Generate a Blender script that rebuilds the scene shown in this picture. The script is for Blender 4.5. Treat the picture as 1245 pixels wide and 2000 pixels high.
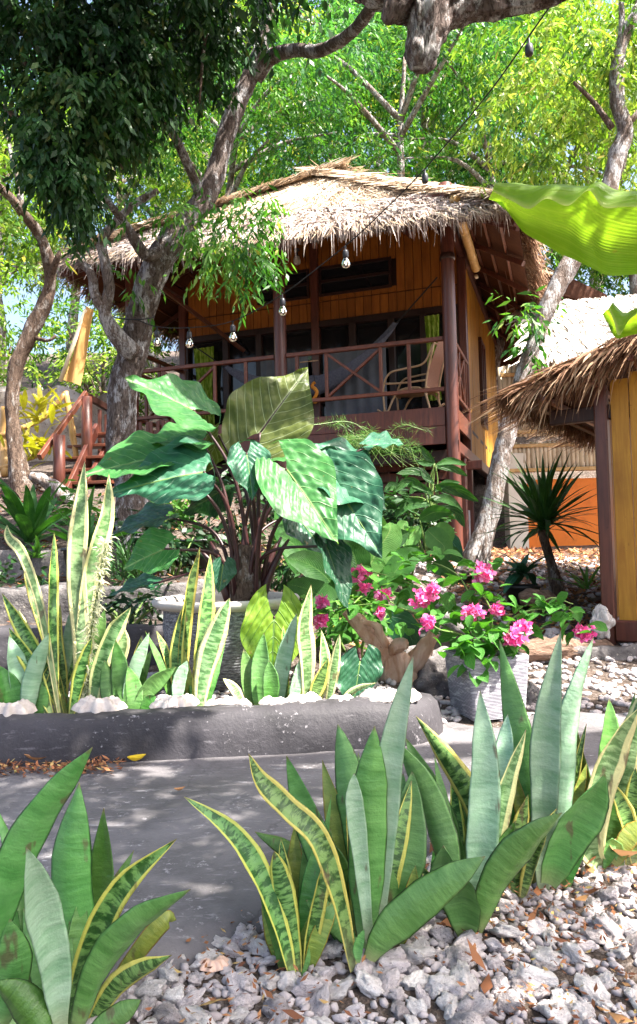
import bpy, math, random
import numpy as np
from mathutils import Vector, Matrix, noise as mnoise

for _o in list(bpy.data.objects):
    bpy.data.objects.remove(_o)
SC = bpy.context.scene
COL = SC.collection
rnd = random.Random(7)
R = math.radians

# ------------------------------------------------------------------ camera
CZ = 0.9; TILT = R(2.4); ROLL = R(1.4); FOC = 26.0 / 36.0 * 2000.0
cam = bpy.data.cameras.new('camera')
cam.sensor_fit = 'VERTICAL'; cam.sensor_height = 36.0; cam.lens = 26.0
cam.clip_start = 0.05; cam.clip_end = 500.0
cam_o = bpy.data.objects.new('camera', cam); COL.objects.link(cam_o)
cam_o.matrix_world = (Matrix.Translation((0, 0, CZ)) @ Matrix.Rotation(R(90) + TILT, 4, 'X')
                      @ Matrix.Rotation(-ROLL, 4, 'Z'))
SC.camera = cam_o

# ------------------------------------------------------------------ sky, sun, exposure
SUN_EL = R(57.0); SUN_AZ = Vector((0.88, -0.47, 0)).normalized()      # direction towards the sun
w = bpy.data.worlds.new('World'); SC.world = w; w.use_nodes = True
wn = w.node_tree.nodes; wl = w.node_tree.links
sky = wn.new('ShaderNodeTexSky'); sky.sky_type = 'NISHITA'; sky.sun_disc = False
sky.sun_elevation = SUN_EL; sky.sun_rotation = math.atan2(SUN_AZ.x, SUN_AZ.y)
sky.air_density = 1.0; sky.dust_density = 5.0; sky.ozone_density = 1.2
bg = wn['Background']; bg.inputs['Strength'].default_value = 0.11
wl.new(sky.outputs['Color'], bg.inputs['Color'])
sun = bpy.data.lights.new('sun', 'SUN'); sun.energy = 5.0; sun.angle = R(0.5); sun.color = (1.0, 0.95, 0.86)
sun_o = bpy.data.objects.new('sun', sun); COL.objects.link(sun_o)
sd = (SUN_AZ * math.cos(SUN_EL) + Vector((0, 0, math.sin(SUN_EL)))).normalized()
sun_o.rotation_euler = sd.to_track_quat('Z', 'Y').to_euler(); sun_o.location = (8, -3, 14)
SC.view_settings.view_transform = 'Standard'; SC.view_settings.look = 'None'
SC.view_settings.exposure = 2.25; SC.view_settings.gamma = 1.0
SC.view_settings.use_curve_mapping = False
SC.cycles.max_bounces = 8; SC.cycles.transparent_max_bounces = 12

# ------------------------------------------------------------------ picture <-> place (survey of the photograph)
def at(px, py, Y):
    """world point seen at photo pixel (px, py) at depth Y metres"""
    a = (px - 622.5) / FOC; b = (1000 - py) / FOC
    c, s = math.cos(-ROLL), math.sin(-ROLL)
    a, b = a * c - b * s, a * s + b * c
    dy = math.cos(TILT) - b * math.sin(TILT); dz = math.sin(TILT) + b * math.cos(TILT)
    k = Y / dy
    return Vector((a * k, Y, CZ + dz * k))
def m_at(pix, Y):
    return pix * Y / FOC

# ------------------------------------------------------------------ terrain height
def lerp_tab(t, x):
    if x <= t[0][0]: return t[0][1]
    for (x0, z0), (x1, z1) in zip(t, t[1:]):
        if x <= x1: return z0 + (z1 - z0) * (x - x0) / (x1 - x0)
    return t[-1][1]
def sstep(a, b, x):
    t = min(1, max(0, (x - a) / (b - a))); return t * t * (3 - 2 * t)
TL = [(-40, -.1), (0, 0), (3.14, 0), (3.22, .16), (4.35, .18), (4.4, .40), (5.0, .42), (5.06, .60), (6.0, .68), (6.06, .86), (7.0, 1.12), (8.5, 1.54), (10, 2.0), (13, 2.6), (20, 5.0), (30, 8.5), (60, 17), (120, 30)]
TR = [(-40, -.1), (0, 0), (3.2, .0), (3.6, .06), (4.3, .1), (4.7, .17), (5.2, .19), (6.5, .40), (8, .62), (9.5, .72), (10.8, .76), (13, 1.7), (20, 4.6), (30, 8.8), (60, 19), (120, 32)]
def H(x, y):
    k = sstep(-.9, .35, x) if y < 6 else sstep(-2.6, 1.2, x)
    if y < 4.2: k = sstep(.40, .52, x)
    z = lerp_tab(TL, y) * (1 - k) + lerp_tab(TR, y) * k
    if y > 4.8: z += .05 * mnoise.noise(Vector((x * .8, y * .8, 3))) * min(1, (y - 4.8))
    return z
def ground_at(px, py):
    lo, hi = .4, 60
    Y = lo
    while Y < hi:
        p = at(px, py, Y)
        if p.z <= H(p.x, p.y): break
        Y *= 1.01
    return at(px, py, Y)

# ------------------------------------------------------------------ mesh helpers
def lk(o, parent=None, local=False):
    COL.objects.link(o)
    if parent is not None:
        o.parent = parent
        if not local and parent.type == 'EMPTY':
            m = Matrix.LocRotScale(parent.location, parent.rotation_euler, parent.scale)
            o.matrix_parent_inverse = m.inverted()
    return o
def tag(o, label=None, cat=None, group=None, kind=None):
    if label: o['label'] = label
    if cat: o['category'] = cat
    if group: o['group'] = group
    if kind: o['kind'] = kind
    return o
def thing(name, label, cat, loc=(0, 0, 0), rotz=0, group=None):
    o = bpy.data.objects.new(name, None); COL.objects.link(o)
    o.empty_display_size = .1; o.location = loc; o.rotation_euler = (0, 0, rotz)
    return tag(o, label, cat, group)

class MB:
    def __init__(s): s.v = []; s.f = []; s.uv = []
    def add(s, vs, fs, uv=None):
        n = len(s.v); s.v += [tuple(p) for p in vs]
        s.f += [tuple(i + n for i in f) for f in fs]
        s.uv += list(uv) if uv is not None else [(0.5, 0.5)] * len(vs)
        return s
    def box(s, c, d, M=None):
        x, y, z = c; a, b, h = d[0] / 2, d[1] / 2, d[2] / 2
        vs = [Vector((x + i * a, y + j * b, z + k * h)) for k in (-1, 1) for j in (-1, 1) for i in (-1, 1)]
        if M: vs = [M @ p for p in vs]
        return s.add(vs, [(0, 2, 3, 1), (4, 5, 7, 6), (0, 1, 5, 4), (2, 6, 7, 3), (0, 4, 6, 2), (1, 3, 7, 5)])
    def bar(s, p, q, w, h, up=(0, 0, 1), bev=0.12):
        """rectangular bar with chamfered long edges"""
        p = Vector(p); q = Vector(q); d = (q - p).normalized(); up = Vector(up)
        sx = d.cross(up)
        if sx.length < 1e-4: sx = d.cross(Vector((1, 0, 0)))
        sx.normalize(); sz = sx.cross(d).normalized()
        b = min(w, h) * bev; a = w / 2; c = h / 2
        prof = [(-a, -c + b), (-a + b, -c), (a - b, -c), (a, -c + b), (a, c - b), (a - b, c), (-a + b, c), (-a, c - b)]
        vs = [p + sx * i + sz * j for i, j in prof] + [q + sx * i + sz * j for i, j in prof]
        fs = [(i, (i + 1) % 8, 8 + (i + 1) % 8, 8 + i) for i in range(8)] + [tuple(range(7, -1, -1)), tuple(range(8, 16))]
        L = (q - p).length
        return s.add(vs, fs, [(i / 8, 0) for i in range(8)] + [(i / 8, L) for i in range(8)])
    def tube(s, pts, rad, n=8, cap=True, lump=0.0, lscale=4.0, seed=0.0, vscale=1.0, furrow=0.0):
        pts = [Vector(p) for p in pts]; N = len(pts)
        if not hasattr(rad, '__len__'): rad = [rad] * N
        base = len(s.v); t0 = (pts[1] - pts[0]).normalized()
        a = t0.cross(Vector((0, 1, 0)))
        if a.length < .05: a = t0.cross(Vector((1, 0, 0)))
        a.normalize(); dist = 0
        vs = []; uv = []
        for i, p in enumerate(pts):
            t = (pts[min(i + 1, N - 1)] - pts[max(i - 1, 0)]).normalized()
            a = (a - t * a.dot(t)).normalized(); b = t.cross(a)
            if i: dist += (p - pts[i - 1]).length
            for k in range(n):
                an = 2 * math.pi * k / n; dr = a * math.cos(an) + b * math.sin(an)
                r = rad[i]
                if lump:
                    q = p + dr * r
                    r *= 1 + lump * mnoise.fractal(Vector((q.x, q.y, q.z * .6)) * lscale + Vector((seed, 0, 0)), 1.0, 2.0, 3)
                if furrow:
                    r *= 1 - furrow + 2 * furrow * abs(mnoise.fractal(Vector((math.cos(an) * 4.5 + seed, math.sin(an) * 4.5, dist * 4)), .8, 2, 3))
                vs.append(p + dr * r); uv.append((k / n, dist * vscale))
        fs = [(i * n + k, i * n + (k + 1) % n, (i + 1) * n + (k + 1) % n, (i + 1) * n + k) for i in range(N - 1) for k in range(n)]
        if cap: fs += [tuple(range(n - 1, -1, -1)), tuple((N - 1) * n + k for k in range(n))]
        return s.add(vs, fs, uv)
    def lathe(s, prof, n=32, c=(0, 0, 0)):
        c = Vector(c); vs = []; uv = []
        for j, (r, z) in enumerate(prof):
            for k in range(n):
                an = 2 * math.pi * k / n
                vs.append(c + Vector((r * math.cos(an), r * math.sin(an), z))); uv.append((k / n, z))
        m = len(prof)
        fs = [(j * n + k, j * n + (k + 1) % n, (j + 1) * n + (k + 1) % n, (j + 1) * n + k) for j in range(m - 1) for k in range(n)]
        return s.add(vs, fs, uv)
    def data(s, name, mat, smooth=False):
        me = bpy.data.meshes.new(name); me.from_pydata(s.v, [], s.f)
        uvl = me.uv_layers.new(name='UVMap')
        idx = np.empty(len(me.loops), dtype=np.int32); me.loops.foreach_get('vertex_index', idx)
        uvl.data.foreach_set('uv', np.array(s.uv, dtype=np.float32)[idx].ravel())
        if mat: me.materials.append(mat)
        if smooth: me.polygons.foreach_set('use_smooth', [True] * len(me.polygons))
        me.update(); return me
    def build(s, name, mat, parent=None, local=False, smooth=False):
        return lk(bpy.data.objects.new(name, s.data(name, mat, smooth)), parent, local)

def quads_data(name, Q, uv, mat):
    """Q (N,4,3) separate quads, uv (N,4,2)"""
    N = len(Q); me = bpy.data.meshes.new(name)
    me.vertices.add(N * 4); me.vertices.foreach_set('co', Q.astype(np.float32).ravel())
    me.loops.add(N * 4); me.loops.foreach_set('vertex_index', np.arange(N * 4, dtype=np.int32))
    me.polygons.add(N); me.polygons.foreach_set('loop_start', np.arange(0, N * 4, 4, dtype=np.int32))
    me.polygons.foreach_set('loop_total', np.full(N, 4, dtype=np.int32))
    u = me.uv_layers.new(name='UVMap'); u.data.foreach_set('uv', uv.astype(np.float32).ravel())
    me.materials.append(mat); me.update(calc_edges=True); return me
def crom(pts, sub=6):
    """Catmull-Rom through tuples of any length"""
    P = [np.array(p, float) for p in pts]; P = [2 * P[0] - P[1]] + P + [2 * P[-1] - P[-2]]
    out = []
    for i in range(1, len(P) - 2):
        for k in range(sub):
            t = k / sub
            out.append(.5 * ((2 * P[i]) + (P[i + 1] - P[i - 1]) * t + (2 * P[i - 1] - 5 * P[i] + 4 * P[i + 1] - P[i + 2]) * t * t + (3 * P[i] - P[i - 1] - 3 * P[i + 1] + P[i + 2]) * t ** 3))
    out.append(P[-2]); return out

# ------------------------------------------------------------------ materials
class NT:
    def __init__(s, name):
        s.m = bpy.data.materials.new(name); s.m.use_nodes = True
        s.n = s.m.node_tree.nodes; s.l = s.m.node_tree.links
        s.b = s.n['Principled BSDF']; s.out = s.n['Material Output']
    def node(s, t, **k):
        n = s.n.new(t)
        for a, v in k.items(): setattr(n, a, v)
        return n
    def link(s, a, b): s.l.new(a, b)
    def setv(s, sock, v):
        if isinstance(v, bpy.types.NodeSocket): s.l.new(v, sock)
        elif isinstance(v, (tuple, list)) and sock.type == 'RGBA' and len(v) == 3: sock.default_value = (*v, 1)
        else: sock.default_value = v
    def coord(s, kind='Object', scale=(1, 1, 1)):
        c = s.node('ShaderNodeTexCoord').outputs[kind]
        if scale != (1, 1, 1):
            mp = s.node('ShaderNodeMapping'); mp.inputs['Scale'].default_value = scale
            s.link(c, mp.inputs['Vector']); return mp.outputs['Vector']
        return c
    def gpos(s, scale=(1, 1, 1)):
        c = s.node('ShaderNodeNewGeometry').outputs['Position']
        if scale != (1, 1, 1):
            mp = s.node('ShaderNodeMapping'); mp.inputs['Scale'].default_value = scale
            s.link(c, mp.inputs['Vector']); return mp.outputs['Vector']
        return c
    def noise(s, vec, scale, detail=4, rough=.55, dist=0):
        n = s.node('ShaderNodeTexNoise'); s.link(vec, n.inputs['Vector'])
        n.inputs['Scale'].default_value = scale; n.inputs['Detail'].default_value = detail
        n.inputs['Roughness'].default_value = rough; n.inputs['Distortion'].default_value = dist
        return n.outputs['Fac']
    def voro(s, vec, scale, feature='F1', out='Distance'):
        n = s.node('ShaderNodeTexVoronoi'); n.feature = feature; s.link(vec, n.inputs['Vector'])
        n.inputs['Scale'].default_value = scale; return n.outputs[out]
    def ramp(s, f, stops, interp='LINEAR'):
        n = s.node('ShaderNodeValToRGB'); n.color_ramp.interpolation = interp
        e = n.color_ramp.elements
        while len(e) > 1: e.remove(e[-1])
        for i, (p, c) in enumerate(stops):
            x = e[0] if i == 0 else e.new(p)
            x.position = p; x.color = (c, c, c, 1) if not hasattr(c, '__len__') else (*c, 1)
        s.setv(n.inputs['Fac'], f); return n.outputs['Color']
    def mix(s, f, a, b, mode='MIX'):
        n = s.node('ShaderNodeMix'); n.data_type = 'RGBA'; n.blend_type = mode
        s.setv(n.inputs[0], f); s.setv(n.inputs[6], a); s.setv(n.inputs[7], b); return n.outputs[2]
    def math(s, op, a, b=0.0, c=None, clamp=False):
        n = s.node('ShaderNodeMath'); n.operation = op; n.use_clamp = clamp
        s.setv(n.inputs[0], a); s.setv(n.inputs[1], b)
        if c is not None: s.setv(n.inputs[2], c)
        return n.outputs[0]
    def sep(s, v):
        n = s.node('ShaderNodeSeparateXYZ'); s.link(v, n.inputs[0]); return n.outputs
    def bump(s, h, strength=.5, dist=.01):
        n = s.node('ShaderNodeBump'); n.inputs['Strength'].default_value = strength
        n.inputs['Distance'].default_value = dist; s.link(h, n.inputs['Height'])
        s.link(n.outputs['Normal'], s.b.inputs['Normal']); return n.outputs['Normal']
    def orand(s): return s.node('ShaderNodeObjectInfo').outputs['Random']
    def fin(s, color=None, rough=.6, spec=.3, **k):
        if color is not None: s.setv(s.b.inputs['Base Color'], color)
        s.setv(s.b.inputs['Roughness'], rough); s.b.inputs['Specular IOR Level'].default_value = spec
        for a, v in k.items(): s.setv(s.b.inputs[a.replace('_', ' ')], v)
        return s.m
    def translucent(s, color, fac, normal=None):
        t = s.node('ShaderNodeBsdfTranslucent'); s.setv(t.inputs['Color'], color)
        if normal is not None: s.link(normal, t.inputs['Normal'])
        mx = s.node('ShaderNodeMixShader'); mx.inputs[0].default_value = fac
        s.link(s.b.outputs[0], mx.inputs[1]); s.link(t.outputs[0], mx.inputs[2])
        s.link(mx.outputs[0], s.out.inputs['Surface'])

def m_crown(name, stops, tr=.45, tcol=None, rough=.45):
    t = NT(name); uv = t.sep(t.coord('UV'))
    c = t.ramp(uv[0], stops); t.fin(c, rough, .35)
    tc = t.mix(1.0, c, tcol or (1.3, 1.35, .55), 'MULTIPLY') if True else c
    t.translucent(tc, tr); return t.m
def m_bark(name, c1, c2, c3, sc=1.0, lichen=.55, bstr=.9):
    t = NT(name); p = t.coord('Object', (1, 1, .45))
    n1 = t.noise(p, 7 * sc, 8, .7, .4); n3 = t.noise(t.coord('Object', (1, 1, .22)), 24 * sc, 6, .72, 1.2)
    n2 = t.noise(p, 4.2 * sc, 8, .75)
    crack = t.ramp(n3, [(.40, 0.0), (.52, 1.0)])
    c = t.mix(t.ramp(n1, [(.35, 0.0), (.65, 1.0)]), c1, c2)
    c = t.mix(t.ramp(n2, [(lichen, 0.0), (lichen + .07, 1.0)]), c, c3)
    c = t.mix(t.math('MULTIPLY', t.math('SUBTRACT', 1.0, crack), .8), c, tuple(x * .35 for x in c1))
    t.fin(c, .9, .15)
    t.bump(t.math('ADD', t.math('MULTIPLY', n3, 1.6), t.math('MULTIPLY', n1, 1.2)), bstr, .07); return t.m
def m_wood(name, c1, c2, rough=.5, grain=(14, 14, 1.2), spec=.35, var=.25, coord='Object', dirt=None, bd=.004):
    t = NT(name); p = t.coord(coord, grain)
    n = t.noise(p, 3.0, 6, .6, .8); c = t.mix(t.ramp(n, [(.3, 0.0), (.7, 1.0)]), c1, c2)
    f = t.math('MULTIPLY_ADD', t.orand(), var, 1 - var / 2)
    h = t.node('ShaderNodeHueSaturation'); t.link(c, h.inputs['Color']); t.link(f, h.inputs['Value']); c = h.outputs[0]
    w_ = t.noise(t.gpos(), 2.3, 4, .65)
    c = t.mix(t.ramp(w_, [(.48, 0.0), (.75, .45)]), c, dirt or tuple(x * .55 for x in c1))
    k = t.noise(t.gpos(), 31.0, 2, .5); c = t.mix(t.ramp(k, [(.70, 0.0), (.76, .5)]), c, tuple(x * .35 for x in c1))
    t.fin(c, rough, spec); t.bump(n, .35 if bd < .01 else .9, bd); return t.m
def m_snake(kind):
    t = NT('snake_leaf_' + kind); uv = t.sep(t.coord('UV')); pos = t.coord('Object')
    cmb = t.node('ShaderNodeCombineXYZ'); t.link(t.math('MULTIPLY', uv[0], .8 if kind in 'yw' else .3), cmb.inputs[0]); t.link(t.math('MULTIPLY', uv[1], 16 if kind in 'yw' else 9), cmb.inputs[1])
    t.link(t.math('MULTIPLY', t.orand(), 30), cmb.inputs[2])
    band = t.noise(cmb.outputs[0], 2.2, 4, .6, .3)
    fine = t.noise(pos, 60, 3, .6)
    e = t.math('ABSOLUTE', t.math('MULTIPLY_ADD', uv[0], 2.0, -1.0))
    wob = t.math('MULTIPLY_ADD', t.noise(pos, 14, 2, .5), .16, -.08); e = t.math('ADD', e, wob)
    D = {'g': ((.075, .225, .045), (.16, .365, .095), (.035, .085, .02), .93), 's': ((.19, .36, .20), (.38, .54, .37), (.10, .20, .07), .96),
         'y': ((.018, .075, .012), (.17, .33, .085), (.58, .55, .11), .66), 'w': ((.06, .15, .04), (.22, .36, .15), (.66, .64, .30), .55),
         'o': ((.12, .20, .03), (.28, .34, .06), (.30, .22, .03), .85), 'd': ((.042, .155, .02), (.095, .26, .05), (.02, .06, .012), .95)}[kind]
    c = t.mix(t.ramp(band, [(.44, 0.0), (.56, 1.0)]), D[0], D[1])
    if kind in 'gsdo':
        soft = t.ramp(band, [(.34, 0.0), (.66, .9)]); c = t.mix(soft, D[0], D[1])
        cm2 = t.node('ShaderNodeCombineXYZ'); t.link(t.math('MULTIPLY', uv[0], .5), cm2.inputs[0]); t.link(t.math('MULTIPLY', uv[1], 60), cm2.inputs[1]); t.link(t.math('MULTIPLY', t.orand(), 30), cm2.inputs[2])
        ln = t.noise(cm2.outputs[0], 1.6, 3, .7); c = t.mix(t.ramp(ln, [(.56, 0.0), (.70, .3)]), c, tuple(x * .5 for x in D[0]))
    c = t.mix(t.ramp(fine, [(.3, .0), (.8, .22)]), c, D[1])
    mk = t.node('ShaderNodeMapRange'); t.link(e, mk.inputs[0]); mk.inputs[1].default_value = D[3]; mk.inputs[2].default_value = D[3] + .06
    c = t.mix(mk.outputs[0], c, D[2])
    # base paler/dirtier, tip dried, brown scars with shapes of their own
    c = t.mix(t.ramp(uv[1], [(0, .55), (.16, 0.0)]), c, (.33, .30, .14))
    c = t.mix(t.ramp(uv[1], [(.965, 0.0), (1.0, .85)]), c, (.20, .13, .06))
    sc = t.noise(t.coord('Object', (1, 1, .35)), 22, 3, .6); c = t.mix(t.ramp(sc, [(.64, 0.0), (.69, .75)]), c, (.11, .08, .04))
    dust = t.noise(pos, 5, 4, .6); c = t.mix(t.ramp(dust, [(.5, 0.0), (.8, .16)]), c, (.46, .48, .40))
    h = t.node('ShaderNodeHueSaturation'); t.link(c, h.inputs['Color']); t.link(t.math('MULTIPLY_ADD', t.orand(), .35, .83), h.inputs['Value'])
    t.link(t.math('MULTIPLY_ADD', t.orand(), .035, .48), h.inputs['Hue'])
    c = h.outputs[0]
    t.fin(c, t.ramp(dust, [(.4, .32), (.7, .6)]), .45); nb = t.bump(t.math('ADD', t.math('MULTIPLY', band, 1.0), fine), .4, .006)
    t.translucent(t.mix(1.0, c, (1.2, 1.5, .5), 'MULTIPLY'), .14, nb); return t.m
def m_vein(name, c1, c2, vein, nv=9, tr=.25, rough=.35, gloss=.45, curve=.55, vw=.12):
    """broad leaf: u across 0..1 (midrib at .5), v along 0..1, side veins sweep forward"""
    t = NT(name); uv = t.sep(t.coord('UV')); pos = t.coord('Object')
    a = t.math('ABSOLUTE', t.math('MULTIPLY_ADD', uv[0], 2.0, -1.0))
    wv = t.math('MULTIPLY_ADD', t.noise(pos, 6, 2, .5), .05, -.025)
    ph = t.math('FRACT', t.math('MULTIPLY', t.math('ADD', wv, t.math('SUBTRACT', uv[1], t.math('MULTIPLY', t.math('POWER', a, 1.3), curve))), float(nv)))
    tri = t.math('ABSOLUTE', t.math('SUBTRACT', ph, .5))
    lat = t.ramp(tri, [(0.0, 1.0), (vw, 0.0)])
    mid = t.ramp(a, [(0.015, 1.0), (.05, 0.0)])
    n = t.noise(pos, 9, 5, .6); c = t.mix(t.ramp(n, [(.35, 0.0), (.68, 1.0)]), c1, c2)
    c = t.mix(t.math('MULTIPLY', lat, .85), c, vein); c = t.mix(mid, c, vein)
    bl = t.noise(pos, 16, 3, .6); c = t.mix(t.ramp(bl, [(.70, 0.0), (.74, .6)]), c, (.20, .14, .04))
    h = t.node('ShaderNodeHueSaturation'); t.link(c, h.inputs['Color']); t.link(t.math('MULTIPLY_ADD', t.orand(), .4, .8), h.inputs['Value']); c = h.outputs[0]
    t.fin(c, rough + .1, gloss * .7); vo = t.voro(pos, 34, 'F1'); nb = t.bump(t.math('ADD', t.math('ADD', t.math('MULTIPLY', lat, -1.0), t.math('MULTIPLY', n, .4)), t.math('MULTIPLY', vo, -.35)), .5, .008)
    t.translucent(t.mix(1.0, c, (1.3, 1.6, .4), 'MULTIPLY'), tr, nb); return t.m
def m_simple(name, c1, c2, scale=12, rough=.7, spec=.3, bstr=.3, bd=.004, kind='Object', var=0, speck=None):
    t = NT(name); p = t.coord(kind) if kind != 'G' else t.gpos()
    n = t.noise(p, scale, 9, .66); c = t.mix(t.ramp(n, [(.3, 0.0), (.7, 1.0)]), c1, c2)
    if speck:
        k = t.noise(p, speck[0], 3, .7); c = t.mix(t.ramp(k, [(speck[1], 0.0), (speck[1] + .06, 1.0)]), c, speck[2])
    if var:
        h = t.node('ShaderNodeHueSaturation'); t.link(c, h.inputs['Color']); t.link(t.math('MULTIPLY_ADD', t.orand(), var, 1 - var / 2), h.inputs['Value']); c = h.outputs[0]
    t.fin(c, rough, spec); t.bump(n, bstr, bd); return t.m

M = {}
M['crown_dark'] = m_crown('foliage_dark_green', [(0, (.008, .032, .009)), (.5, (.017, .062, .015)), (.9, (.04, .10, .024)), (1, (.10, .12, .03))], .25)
M['crown_mid'] = m_crown('foliage_emerald', [(0, (.016, .075, .012)), (.5, (.058, .18, .026)), (.9, (.15, .31, .06)), (1, (.28, .28, .07))], .45, None, .4)
M['crown_lime'] = m_crown('foliage_lime', [(0, (.045, .115, .012)), (.45, (.15, .27, .032)), (.85, (.36, .45, .11)), (1, (.5, .42, .14))], .45, None, .36)
M['crown_blue'] = m_crown('foliage_cool_green', [(0, (.025, .10, .035)), (.6, (.065, .20, .065)), (1, (.14, .30, .09))], .45)
M['bark'] = m_bark('bark_grey_brown', (.13, .09, .075), (.32, .26, .235), (.66, .64, .66), 2.4, .50)
M['bark_pale'] = m_bark('bark_pale', (.20, .14, .11), (.42, .34, .30), (.74, .70, .70), 2.4, .48)
M['bark_warm'] = m_bark('bark_warm', (.13, .085, .065), (.32, .225, .17), (.58, .52, .48), 2.4, .53)
M['bark_stub'] = m_bark('bark_deep_furrow', (.14, .09, .075), (.42, .33, .30), (.80, .77, .77), 2.0, .50, 1.0)
M['post'] = m_wood('varnished_red_wood', (.060, .018, .014), (.135, .042, .026), .36, (10, 10, .9), .5)
M['rail'] = m_wood('varnished_rail_wood', (.085, .026, .015), (.175, .056, .029), .4, (6, 6, 6), .45)
M['darkwood'] = m_wood('dark_door_wood', (.020, .007, .006), (.042, .016, .011), .45, (10, 10, 1), .4)
M['gold_d'] = m_wood('shaded_red_gold_planks', (.23, .068, .010), (.38, .13, .018), .5, (9, 9, .7), .3, .3)  # reddish copy of the golden planks, darkened to hold the veranda shade
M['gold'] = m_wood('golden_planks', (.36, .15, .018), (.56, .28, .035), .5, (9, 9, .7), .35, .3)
M['bamboo'] = m_wood('bamboo_pole_skin', (.40, .22, .07), (.58, .36, .14), .4, (8, 8, 1.4), .4, .25)
M['palebamboo'] = m_wood('weathered_bamboo', (.50, .40, .27), (.72, .62, .46), .6, (8, 8, 1.0), .3, .45)
M['under'] = m_wood('roof_underside_matting', (.050, .018, .010), (.105, .040, .02), .75, (3, 20, 3), .15)
def m_thatch(name, stops, rough=.75):
    t = NT(name); uv = t.sep(t.coord('UV')); c = t.ramp(uv[0], stops)
    n = t.noise(t.gpos(), 1.6, 4, .6); c = t.mix(t.ramp(n, [(.42, 0.0), (.72, .5)]), c, (.20, .14, .10))
    t.fin(c, rough, .3); t.translucent(c, .12); return t.m
M['thatch'] = m_thatch('thatch_straw', [(0, (.13, .075, .045)), (.25, (.30, .20, .13)), (.6, (.50, .38, .26)), (1, (.66, .56, .44))])
M['thatch_red'] = m_thatch('thatch_reddish', [(0, (.10, .045, .025)), (.4, (.22, .11, .06)), (.8, (.40, .24, .14)), (1, (.58, .44, .30))])
M['thatch_grey'] = m_thatch('thatch_shaded_grey_fringe', [(0, (.20, .15, .13)), (.35, (.36, .29, .26)), (.8, (.55, .48, .44)), (1, (.70, .63, .58))])
def m_glass():
    t = NT('dark_window_glass'); t.fin((.012, .012, .014), .06, .5); return t.m
M['glass'] = m_glass()
for k in 'gsywod': M['sn_' + k] = m_snake(k)
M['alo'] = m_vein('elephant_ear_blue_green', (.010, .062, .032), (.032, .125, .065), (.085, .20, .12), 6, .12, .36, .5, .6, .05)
M['alo_lit'] = m_vein('elephant_ear_sunlit_green', (.02, .105, .024), (.06, .19, .05), (.17, .30, .12), 6, .25, .36, .5, .6, .05)  # lit copy of the leaf green, sunlight brightening is in the colour
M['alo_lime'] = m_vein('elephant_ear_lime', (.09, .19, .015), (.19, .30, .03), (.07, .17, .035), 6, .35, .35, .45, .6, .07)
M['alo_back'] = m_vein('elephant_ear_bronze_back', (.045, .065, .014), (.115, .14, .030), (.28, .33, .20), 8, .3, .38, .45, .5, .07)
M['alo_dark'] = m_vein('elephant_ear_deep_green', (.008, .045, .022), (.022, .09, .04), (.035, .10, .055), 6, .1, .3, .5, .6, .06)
M['petiole'] = m_simple('purple_petiole', (.024, .008, .010), (.060, .020, .019), 8, .4, .45, .2, .003)
M['petiole_g'] = m_simple('green_stem', (.08, .15, .03), (.15, .22, .06), 8, .5, .3, .2, .003)
M['canna'] = m_vein('broad_strap_green', (.020, .085, .018), (.05, .155, .03), (.09, .20, .05), 22, .3, .35, .4, .35, .1)
M['canna_l'] = m_vein('broad_strap_light', (.08, .22, .05), (.14, .32, .08), (.24, .38, .12), 22, .35, .4, .4, .35, .1)
M['dracaena'] = m_vein('dracaena_green', (.015, .06, .014), (.04, .115, .025), (.07, .15, .03), 3, .15, .35, .45)
M['croton'] = m_vein('croton_yellow', (.40, .34, .03), (.55, .46, .06), (.20, .26, .03), 7, .3, .4)
def m_giant():
    t = NT('giant_leaf_green'); uv = t.sep(t.coord('UV')); pos = t.coord('Object')
    ph = t.math('FRACT', t.math('MULTIPLY_ADD', uv[0], 15.0, t.math('MULTIPLY', uv[1], 2.5))); tri = t.math('ABSOLUTE', t.math('SUBTRACT', ph, .5)); lat = t.ramp(tri, [(0, 1.0), (.05, .3), (.25, 0.0)])
    fine = t.math('SINE', t.math('MULTIPLY_ADD', uv[0], 420.0, t.math('MULTIPLY', uv[1], 70.0)))
    n = t.noise(pos, 7, 4, .6); c = t.mix(t.ramp(n, [(.35, 0.0), (.65, 1.0)]), (.17, .30, .03), (.24, .38, .045)); c = t.mix(t.math('MULTIPLY', lat, .3), c, (.40, .50, .12))
    c = t.mix(t.ramp(t.noise(pos, 24, 3, .6), [(.70, 0.0), (.74, .5)]), c, (.3, .26, .05))
    c = t.mix(t.ramp(uv[0], [(.985, 0.0), (1.0, .8)]), c, (.5, .55, .2))
    t.fin(c, .4, .4); nb = t.bump(t.math('ADD', t.math('MULTIPLY', fine, .18), t.math('ADD', t.math('MULTIPLY', lat, .5), t.math('MULTIPLY', n, .5))), .3, .006); t.translucent(t.mix(1.0, c, (1.3, 1.35, .35), 'MULTIPLY'), .55, nb); return t.m
M['banana'] = m_giant()
M['boug_leaf'] = m_vein('bougainvillea_leaf', (.05, .18, .03), (.10, .27, .05), (.12, .26, .06), 4, .35, .45, .3)
def m_bract():
    t = NT('magenta_bract'); uv = t.sep(t.coord('UV')); c = t.ramp(uv[0], [(0, (.78, .07, .30)), (.5, (.90, .17, .47)), (1, (.94, .44, .66))])
    t.fin(c, .6, .2); t.translucent(c, .35); return t.m
M['bract'] = m_bract()
M['stone'] = m_simple('coral_rubble', (.37, .32, .325), (.74, .67, .66), 1.6, .92, .15, .7, .06, 'Object', .7, (3.2, .6, (.24, .205, .20)))
M['stone_w'] = m_simple('bleached_coral', (.60, .54, .52), (.82, .78, .75), 1.8, .9, .15, .7, .06, 'Object', .3, (3.0, .62, (.40, .35, .34)))
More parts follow.
